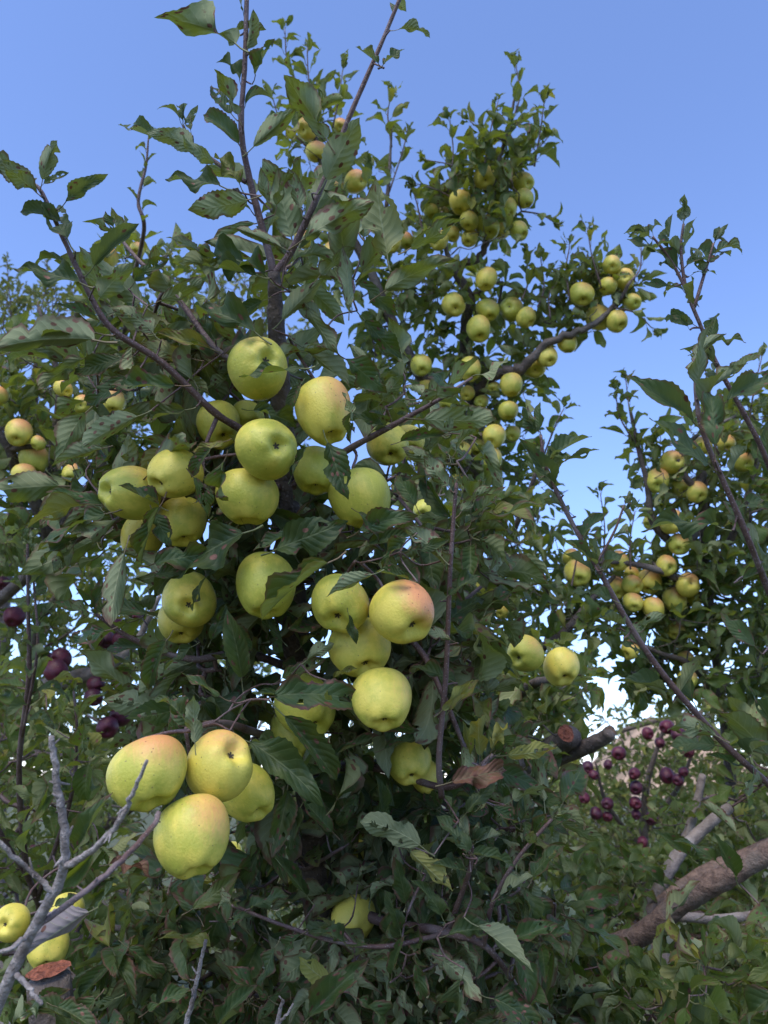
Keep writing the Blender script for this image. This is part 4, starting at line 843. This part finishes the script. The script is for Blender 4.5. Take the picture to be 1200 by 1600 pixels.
 (front, 780, 1400, 830, 1370, .94, 150, 1), (front, 560, 1560, 620, 1600, .95, 30, 0), (front, 420, 1560, 350, 1520, .98, 25, 0), (front, 430, 1480, 400, 1545, 1.0, 40, 0), (front, 330, 1480, 260, 1450, 1.0, 35, 0), (front, 300, 1420, 370, 1380, 1.02, 30, 0), (front, 480, 1400, 430, 1340, 1.0, 20, 0), (front, 520, 1300, 470, 1250, 1.0, 15, 0), (front, 470, 1260, 440, 1330, 1.0, 20, 0), (front, 560, 1240, 530, 1300, 1.0, 15, 0), (front, 600, 1290, 590, 1220, 1.0, 25, 0),
 (front, 390, 1420, 440, 1390, .93, 40, 1), (front, 385, 1425, 350, 1450, .93, 30, 0), (front, 470, 1460, 430, 1490, .94, 40, 0), (front, 540, 1475, 500, 1440, .95, 40, 0), (front, 200, 1480, 260, 1530, 1.1, 30, 0), (front, 180, 1560, 120, 1590, .95, 30, 0), (front, 230, 1580, 290, 1540, .95, 35, 0), (front, 340, 1600, 390, 1540, .95, 30, 0),
 (front, 430, 560, 500, 530, .95, 155, 0), (front, 470, 540, 545, 600, .96, 150, 0), (front, 440, 500, 500, 440, .94, 160, 0), (front, 410, 470, 350, 500, .95, 30, 0), (front, 500, 430, 545, 380, .93, 165, 0), (front, 360, 420, 290, 400, .95, 150, 0), (front, 330, 400, 270, 360, .96, 30, 0), (front, 560, 440, 620, 490, .95, 40, 0), (front, 250, 470, 330, 440, .95, 160, 0), (front, 210, 440, 250, 395, .98, 30, 0), (front, 240, 520, 190, 470, .93, 150, 0), (front, 130, 560, 60, 600, .92, 150, 0), (front, 200, 590, 130, 640, .90, 30, 0), (front, 190, 560, 110, 580, .92, 40, 0), (front, 290, 640, 220, 660, .93, 30, 0), (front, 350, 720, 330, 790, .86, 30, 0),
 (front, 160, 700, 90, 720, .95, 155, 0), (front, 120, 840, 50, 870, .93, 40, 0), (front, 230, 960, 160, 940, .93, 30, 0), (front, 260, 1000, 220, 1070, .92, 30, 0), (front, 340, 980, 400, 1010, .94, 30, 0), (front, 640, 840, 590, 870, .89, 30, 0), (front, 690, 870, 640, 820, .90, 160, 0), (front, 720, 800, 760, 760, .93, 150, 0), (front, 700, 930, 750, 890, .92, 30, 0), (front, 705, 1000, 660, 980, .93, 160, 0), (front, 690, 1110, 740, 1070, .93, 150, 3), (front, 700, 1060, 640, 1030, .96, 35, 0),
]
HM = {0: LEAF_FRONT, 1: LEAF_SHOOT, 2: LEAF_DEAD, 3: LEAF_YELLOW, 4: LEAF_LILAC}
FLAT = [i for i, s in enumerate(SHAPES) if s['curl'] < 1.15]
for tr, bx, by, tx, ty, dep, roll, mi in HAND:
    b_ = P(bx, by, dep); ln = math.hypot(tx - bx, ty - by)
    t_ = P(tx, ty, dep + rng.uniform(-.35, .25) * ln / FPX * dep)
    d_ = unit(t_ - b_); L_ = np.linalg.norm(t_ - b_)
    view = unit(CAM - b_); nn = unit(view - d_ * (view @ d_)); sd_ = np.cross(d_, nn)
    # roll so that the lifted edge looks up
    sg = 1 if sd_[2] > 0 else -1
    nr = nn * math.cos(R(roll)) + sd_ * sg * math.sin(R(roll) if roll <= 180 else -R(roll))
    o_ = b_ - d_ * PET * L_
    if mi == 2: sh = NRM
    else: sh = FLAT[rng.integers(len(FLAT))]
    tr.leaf(o_, d_, nr, L_ * 1.06, sh, HM[mi], pin=True)
    if np.min(np.linalg.norm(tr.nodes - o_, axis=1)) < .07: tr.spur(o_, .0010, .1)

# ------------------------------------------------------------------ leafy twigs through each crown
front.grow(fill([(310, 270), (420, 240), (540, 260), (610, 360), (650, 470), (600, 560), (480, 600), (330, 560), (260, 480), (290, 400)], .98, 1.14, 9), .088)
front.grow(fill([(100, 500), (250, 450), (420, 560), (470, 830), (250, 900), (130, 870), (110, 760), (130, 640)], .98, 1.16, 46), .088)
front.grow(fill([(240, 830), (520, 800), (700, 820), (700, 1060), (600, 1200), (420, 1260), (220, 1150), (200, 950)], 1.02, 1.22, 95), .088, droop=.7)
front.grow(fill([(560, 540), (720, 640), (800, 760), (800, 1000), (790, 1200), (700, 1250), (640, 1000), (560, 760)], 1.05, 1.4, 50), .078)
front.grow(fill([(330, 1260), (560, 1200), (850, 1180), (880, 1400), (880, 1720), (120, 1720), (200, 1420)], 1.12, 1.55, 260), .09, droop=.9)
front.grow(fill([(560, 1250), (850, 1250), (860, 1620), (450, 1640), (540, 1400)], .98, 1.12, 45), .06, droop=.6)
back.grow(fill([(430, 130), (520, 160), (600, 280), (660, 400), (560, 500), (430, 390)], 2.3, 2.6, 40), .08)
back.grow(fill([(740, 230), (795, 160), (840, 220), (830, 310), (790, 380), (690, 400), (655, 350), (700, 290)], 2.35, 2.6, 62), .08)
back.grow(fill([(620, 420), (840, 430), (860, 540), (820, 690), (640, 760), (560, 560)], 2.4, 2.8, 120), .082)
back.grow(fill([(890, 400), (960, 420), (1005, 440), (990, 490), (930, 520), (870, 520)], 2.36, 2.55, 34), .075)
back.grow(fill([(640, 720), (830, 700), (880, 860), (930, 1000), (880, 1200), (680, 1220)], 2.1, 2.8, 190), .082)
back.grow(fill([(780, 1040), (900, 1040), (960, 1130), (880, 1180), (780, 1150)], 1.6, 1.9, 22), .08)
right.grow(fill([(990, 680), (1060, 690), (1110, 640), (1250, 590), (1250, 1200), (1120, 1120), (1060, 980), (1080, 870), (1010, 780)], 2.3, 2.8, 250), .082)
right.grow(fill([(880, 900), (1000, 860), (1060, 900), (1090, 980), (1000, 1000), (870, 960)], 2.38, 2.6, 60), .078)
right.grow(fill([(940, 1000), (1080, 990), (1110, 1080), (1010, 1090)], 2.38, 2.6, 34), .078)
left.grow(fill([(-90, 540), (60, 520), (180, 560), (260, 700), (100, 850), (-90, 860)], 2.05, 2.5, 130), .08)
left.grow(fill([(120, 410), (250, 390), (330, 420), (300, 520), (150, 520)], 1.9, 2.3, 28), .07)
low.grow(fill([(900, 1360), (1040, 1300), (1120, 1180), (1260, 1060), (1320, 1200), (1320, 1760), (860, 1760)], 1.9, 2.6, 190), .08, droop=.6)
low.grow(fill([(830, 1450), (915, 1480), (980, 1520), (940, 1580), (830, 1560)], 1.45, 1.6, 16), .08, droop=.4)
low.grow(fill([(850, 1480), (1000, 1520), (1250, 1420), (1300, 1720), (850, 1720)], 1.25, 1.7, 75), .08, droop=.6)
low.grow(fill([(860, 1540), (1250, 1490), (1300, 1720), (860, 1720)], 1.1, 1.4, 36), .082, droop=.4)
low.grow(fill([(880, 1360), (1010, 1370), (990, 1450), (860, 1480)], 1.75, 2.1, 30), .08, droop=.4)
low.grow(fill([(1010, 1260), (1220, 1230), (1220, 1420), (1100, 1440)], 2.2, 2.6, 50), .08, droop=.4)
side.grow(fill([(-90, 1060), (60, 1060), (150, 1200), (170, 1400), (280, 1700), (-90, 1700)], 1.35, 2.0, 170), .075, droop=.5)
redl.grow(fill([(-100, 820), (230, 830), (330, 980), (280, 1200), (-100, 1250)], 2.8, 3.7, 280), .085)
redl.grow(fill([(-100, 780), (160, 800), (160, 900), (-100, 950)], 2.6, 3.2, 40), .085)
redr.grow(fill([(870, 1170), (960, 1210), (1010, 1130), (1090, 1120), (1160, 1200), (1180, 1400), (860, 1420)], 4.1, 4.9, 190), .08)
farl.grow(fill([(-220, 430), (60, 440), (160, 420), (330, 420), (490, 440), (480, 700), (-220, 760)], 5.3, 6.6, 480), .085, r=.0016, sides=3)
row1.grow(fill([(560, 980), (760, 930), (880, 1050), (960, 1110), (1090, 1060), (1300, 1030), (1300, 1450), (420, 1450)], 6.2, 7.8, 640), .10, r=.0018, sides=3)
row1.grow(fill([(1030, 1110), (1300, 1050), (1300, 1330), (1030, 1330)], 6.0, 7.2, 160), .10, r=.0018, sides=4)
row1.grow(fill([(850, 1180), (940, 1200), (980, 1240), (1040, 1240), (1040, 1400), (850, 1400)], 5.6, 6.6, 140), .10, r=.0018, sides=4)
row2.grow(fill([(-150, 1080), (180, 1050), (300, 1020), (560, 1030), (560, 1500), (-150, 1500)], 5.2, 6.8, 640), .10, r=.0018, sides=3)

for q in APPLES:
    near = q['w'] >= 45
    q['tree'].spur(q['tip'], .0018 if near else .0016, own=q)
    if q['tree'] in (back, right, left, low) :
        q['tree'].rosette(q['tip'] + np.array([0, 0, .01]), unit(G3([rng.normal() * .5, rng.normal() * .5, 1.])), .07, 3, .2, .4)

# ------------------------------------------------------------------ turn leaves into objects
TREES = [front, back, right, left, low, side, redl, redr, farl, row1, row2]
ac = np.array([q['c'] for q in APPLES]); ar = np.array([q['r'] for q in APPLES])
axp, ayp, adp = proj(ac); arp = ar * FPX / adp
def leaf_frame(B, D, Nn):
    D = unit(D); Y = unit(np.cross(Nn, D)); return D, Y, np.cross(D, Y)
ALL = []
for ti, tr in enumerate(TREES):
    keep = []
    for lf in tr.leaves:
        b, d, nrm, L, sh, mt, pin = lf
        pts = b + d * L * np.array([.3, .6, .9, 1.15])[:, None] + np.array([0, 0, -.12 * L])[None] * np.array([0, 0, .3, .7])[:, None]
        if not pin:
            # leaves give way to fruit: none inside an apple, few in front of one
            if (np.linalg.norm(pts[:, None] - ac[None], axis=2) < ar[None] * 1.04).any(): continue
            x, y, dd = proj(pts)
            if (dd < .4).any(): continue
            inf = (np.hypot(x[:, None] - axp[None], y[:, None] - ayp[None]) < arp[None] * .95) & (dd[:, None] < adp[None])
            nin = inf.any(0)
            if nin.any() and rng.random() < (.96 if arp[nin].max() > 30 else .82 if not APPLES[int(np.argmax(nin))]['red'] else .4): continue
        keep.append(lf)
    tr.leaves = keep
    for li, lf in enumerate(keep): ALL.append((ti, li, lf[0] + lf[1] * lf[3] * .75, lf[3]))
# coarse depth picture: which leaves show, and how large
cx_, cy_, cdp = proj(np.array([a[2] for a in ALL])); Ls = np.array([a[3] for a in ALL]); rp = Ls * .32 * FPX / cdp
CELL = 8; GW, GH = 150, 200
owner = np.full((GH, GW), -1); zb = np.full((GH, GW), 1e9)
yy, xx = np.mgrid[0:GH, 0:GW]; xxp, yyp = xx * CELL + 4, yy * CELL + 4
for k in range(len(APPLES)):
    m = (np.hypot(xxp - axp[k], yyp - ayp[k]) < arp[k]) & (adp[k] < zb); zb[m] = adp[k]
for k in np.argsort(cdp):
    x0, x1 = int((cx_[k] - rp[k]) / CELL), int((cx_[k] + rp[k]) / CELL) + 1; y0, y1 = int((cy_[k] - rp[k]) / CELL), int((cy_[k] + rp[k]) / CELL) + 1
    x0, y0 = max(x0, 0), max(y0, 0)
    if x1 <= x0 or y1 <= y0 or x0 >= GW or y0 >= GH: continue
    s_ = (slice(y0, y1), slice(x0, x1))
    m = (np.hypot(xxp[s_] - cx_[k], (yyp[s_] - cy_[k])) < rp[k]) & (zb[s_] > cdp[k])
    zb[s_][m] = cdp[k]; owner[s_][m] = k
vis = np.bincount(owner[owner >= 0].ravel(), minlength=len(ALL)) * 1.0
vis += (vis > 0) * 0 + 1e-3 * (rp > 3)
chosen = [set() for _ in TREES]
for ti, tr in enumerate(TREES):
    idx = [k for k in range(len(ALL)) if ALL[k][0] == ti]
    pin = [k for k in idx if tr.leaves[ALL[k][1]][6]]
    rest = sorted((k for k in idx if not tr.leaves[ALL[k][1]][6] and vis[k] >= 1), key=lambda k: -vis[k])
    chosen[ti] = set(ALL[k][1] for k in (pin + rest)[:tr.parts])
ntri = 0
for ti, tr in enumerate(TREES):
    buckets = {}
    for li, (b, d, nrm, L, sh, mt, pin) in enumerate(tr.leaves):
        X, Y, Z = leaf_frame(b, d, nrm)
        if li in chosen[ti]:
            if tr.res == 'LO' or (not pin and tr not in (front, low, side)):
                key = ('m', sh, mt.name)
                if key not in HIME:
                    V, T, uv = MD[sh]; HIME[key] = mesh_np('leaf', V, T, True, uv); HIME[key].materials.append(mt)
                me = HIME[key]
            else: me = hi_mesh(sh, mt)
            o = link('leaf', me, None, tr.o)
            ws = L * (rng.uniform(.66, .95) if pin else rng.uniform(.75, 1.08))
            M = Matrix.Identity(4); zs_ = rng.uniform(.7, 1.5)
            for r_ in range(3): M[r_][0], M[r_][1], M[r_][2], M[r_][3] = X[r_] * L, Y[r_] * ws, Z[r_] * L * zs_, b[r_]
            o.matrix_world = M
        else:
            buckets.setdefault((sh, mt), []).append((b, X * L, Y * L * rng.uniform(.75, 1.1), Z * L * rng.uniform(.7, 1.6)))
    bymat = {}
    for (sh, mt), lst in buckets.items():
        V, T, uv = (LO if tr.res == 'LO' else MD)[sh]
        Bm = np.array([q[0] for q in lst]); Xm = np.array([q[1] for q in lst]); Ym = np.array([q[2] for q in lst]); Zm = np.array([q[3] for q in lst])
        VV = (Bm[:, None] + V[None, :, 0, None] * Xm[:, None] + V[None, :, 1, None] * Ym[:, None] + V[None, :, 2, None] * Zm[:, None]).reshape(-1, 3)
        TT = (T[None] + (np.arange(len(lst)) * len(V))[:, None, None]).reshape(-1, 3)
        bymat.setdefault(mt, []).append((VV, TT, np.tile(uv, (len(lst), 1)), np.repeat(rng.random(len(lst)), len(V))))
    for mt, lst in bymat.items():
        off = np.cumsum([0] + [len(q[0]) for q in lst])
        me = mesh_np('foliage', np.vstack([q[0] for q in lst]), np.vstack([q[1] + off[k] for k, q in enumerate(lst)]), True, np.vstack([q[2] for q in lst]), np.concatenate([q[3] for q in lst]))
        ntri += len(me.polygons)
        o = link('foliage', me, mt, tr.o); o['kind'] = 'stuff'
    if tr.tw:
        off = np.cumsum([0] + [len(q[0]) for q in tr.tw])
        me = mesh_np('twigs', np.vstack([q[0] for q in tr.tw]), np.vstack([q[1] + off[k] for k, q in enumerate(tr.tw)]))
        ntri += 2 * len(me.polygons)
        o = link('twigs', me, BARK_SHOOT if tr in (front, low, side) else BARK_LIMB, tr.o); o['kind'] = 'stuff'
print('LEAVES', len(ALL), 'foliage tris', ntri, 'apples', len(APPLES), 'objects', len(bpy.data.objects))

def cut_face(parent, c, axd, r, mat=None, name='cut_face'):
    """sawn end: a slightly domed, ragged disc with rings"""
    axd = unit(axd); e1 = unit(np.cross(axd, [0.1, 0.2, 1])); e2 = np.cross(axd, e1); vs = [c + axd * r * .10]; fs = []
    for ring, h in ((.25, .02), (.5, .10), (.75, .03), (1.0, .06)):
        for k in range(24):
            a_ = k / 24 * 6.283; q_ = r * ring * (1 + .05 * math.sin(3 * a_ + 1) + .03 * math.sin(7 * a_)); vs.append(c + axd * r * h * (1 + .4 * rng.normal()) + (e1 * math.cos(a_) + e2 * math.sin(a_)) * q_)
    fs = [(0, 1 + k, 1 + (k + 1) % 24) for k in range(24)]
    for g_ in range(3):
        for k in range(24):
            a_, b_ = 1 + g_ * 24 + k, 1 + g_ * 24 + (k + 1) % 24; fs += [(a_, a_ + 24, b_ + 24), (a_, b_ + 24, b_)]
    return link(name, mesh_np(name, np.array(vs), np.array(fs), False), mat or CUT, parent)
RING = plain('cut_wood_old', (.05, .035, .028), (.20, .13, .09), 160., .9, .8)
e_ = P(953, 1143, 1.59); cut_face(back.o, e_, unit(e_ - P(940, 1156, 1.61)) - unit(e_ - CAM) * .8, .0125, RING)
e_ = P(884, 1146, 1.595); cut_face(back.o, e_, G3([.3, -1, .2]), .018)
e_ = P(1140, 1262, 2.08); cut_face(low.o, e_ , unit(e_ - P(1110, 1285, 2.05)), .0145, RING)

# ------------------------------------------------------------------ bare grey branch, sawn branch end, dead twigs
dead = bpy.data.objects.new('dead_branch', None); col.objects.link(dead); tag(dead, 'bare grey dead branch forking upward at the lower left', 'branch')
def bare(parent, pts, r0, r1, mat=BARK_DEAD, name='twig', sides=9, kink=.0005, spike=0, n=7):
    c = catmull(LP(*pts), n); c[1:-1] += rng.normal(size=(len(c) - 2, 3)) * kink
    rad = np.linspace(r0, r1, len(c)) * (1 + .10 * rng.random(len(c)))
    V, Q = tube(c, rad, sides, .025)
    parts_ = [(V, Q)]
    for _ in range(spike):
        k = rng.integers(1, len(c) - 1); dd = unit(rng.normal(size=3)); e_ = c[k] + dd * rng.uniform(.006, .014)
        parts_.append(tube(np.array([c[k], (c[k] + e_) / 2, e_]), np.array([rad[k] * .6, rad[k] * .4, .0006]), 5))
    off = np.cumsum([0] + [len(q[0]) for q in parts_])
    return link(name, mesh_np(name, np.vstack([q[0] for q in parts_]), np.vstack([q[1] + off[k] for k, q in enumerate(parts_)])), mat, parent)
bare(dead, [(-60, 1720, .62), (-5, 1575, .62), (50, 1455, .62), (90, 1385, .615), (102, 1335, .61), (96, 1260, .61), (86, 1200, .61), (80, 1150, .61)], .0050, .0021, name='stem', spike=16, sides=11)
bare(dead, [(96, 1358, .612), (140, 1332, .60), (185, 1285, .59), (210, 1235, .585), (230, 1188, .58)], .0028, .0012, spike=4)
bare(dead, [(85, 1395, .615), (45, 1360, .61), (0, 1318, .60), (-40, 1290, .60)], .0022, .0014, spike=3)
bare(dead, [(50, 1455, .62), (20, 1480, .60), (-10, 1490, .60)], .002, .0015)
bare(dead, [(25, 1520, .62), (45, 1545, .60), (65, 1570, .595)], .0022, .0014)
bare(dead, [(55, 1450, .62), (130, 1395, .63), (190, 1345, .66), (240, 1290, .72), (248, 1270, .74)], .0024, .0024, BARK_SHOOT, spike=3)
dt1 = bpy.data.objects.new('dead_twig', None); col.objects.link(dt1); tag(dt1, 'thin pale dead twig rising from the bottom edge, left of centre', 'twig')
bare(dt1, [(270, 1700, .8), (292, 1598, .8), (304, 1550, .8), (312, 1510, .8), (322, 1468, .8)], .0030, .0016, name='stem', spike=6)
bare(dt1, [(298, 1580, .8), (302, 1560, .795), (300, 1545, .795)], .0016, .001)
dt2 = bpy.data.objects.new('dead_twig', None); col.objects.link(dt2); tag(dt2, 'short forked pale dead twig tip at the bottom edge near the middle', 'twig')
bare(dt2, [(415, 1700, .85), (432, 1605, .85), (440, 1570, .85), (443, 1562, .85)], .0028, .0014, name='stem', spike=3)
bare(dt2, [(434, 1600, .85), (448, 1585, .85), (458, 1568, .85)], .0018, .001)
sb = bpy.data.objects.new('sawn_branch', None); col.objects.link(sb); tag(sb, 'sawn off branch with a red-brown cut face, under the green apples at lower left', 'branch')
c0 = P(76, 1528, 1.0); c1 = c0 + G3([.03, .04, -.20])
V, Q = tube(catmull([c1 + G3([.02, .25, -.5]), c1, c0], 8), np.linspace(.036, .0265, 17), 16, .03); link('limb', mesh_np('limb', V, Q), BARK_LIMB, sb)
cut_face(sb, c0 + unit(c0 - c1) * .008, unit(c0 - c1), .0275)
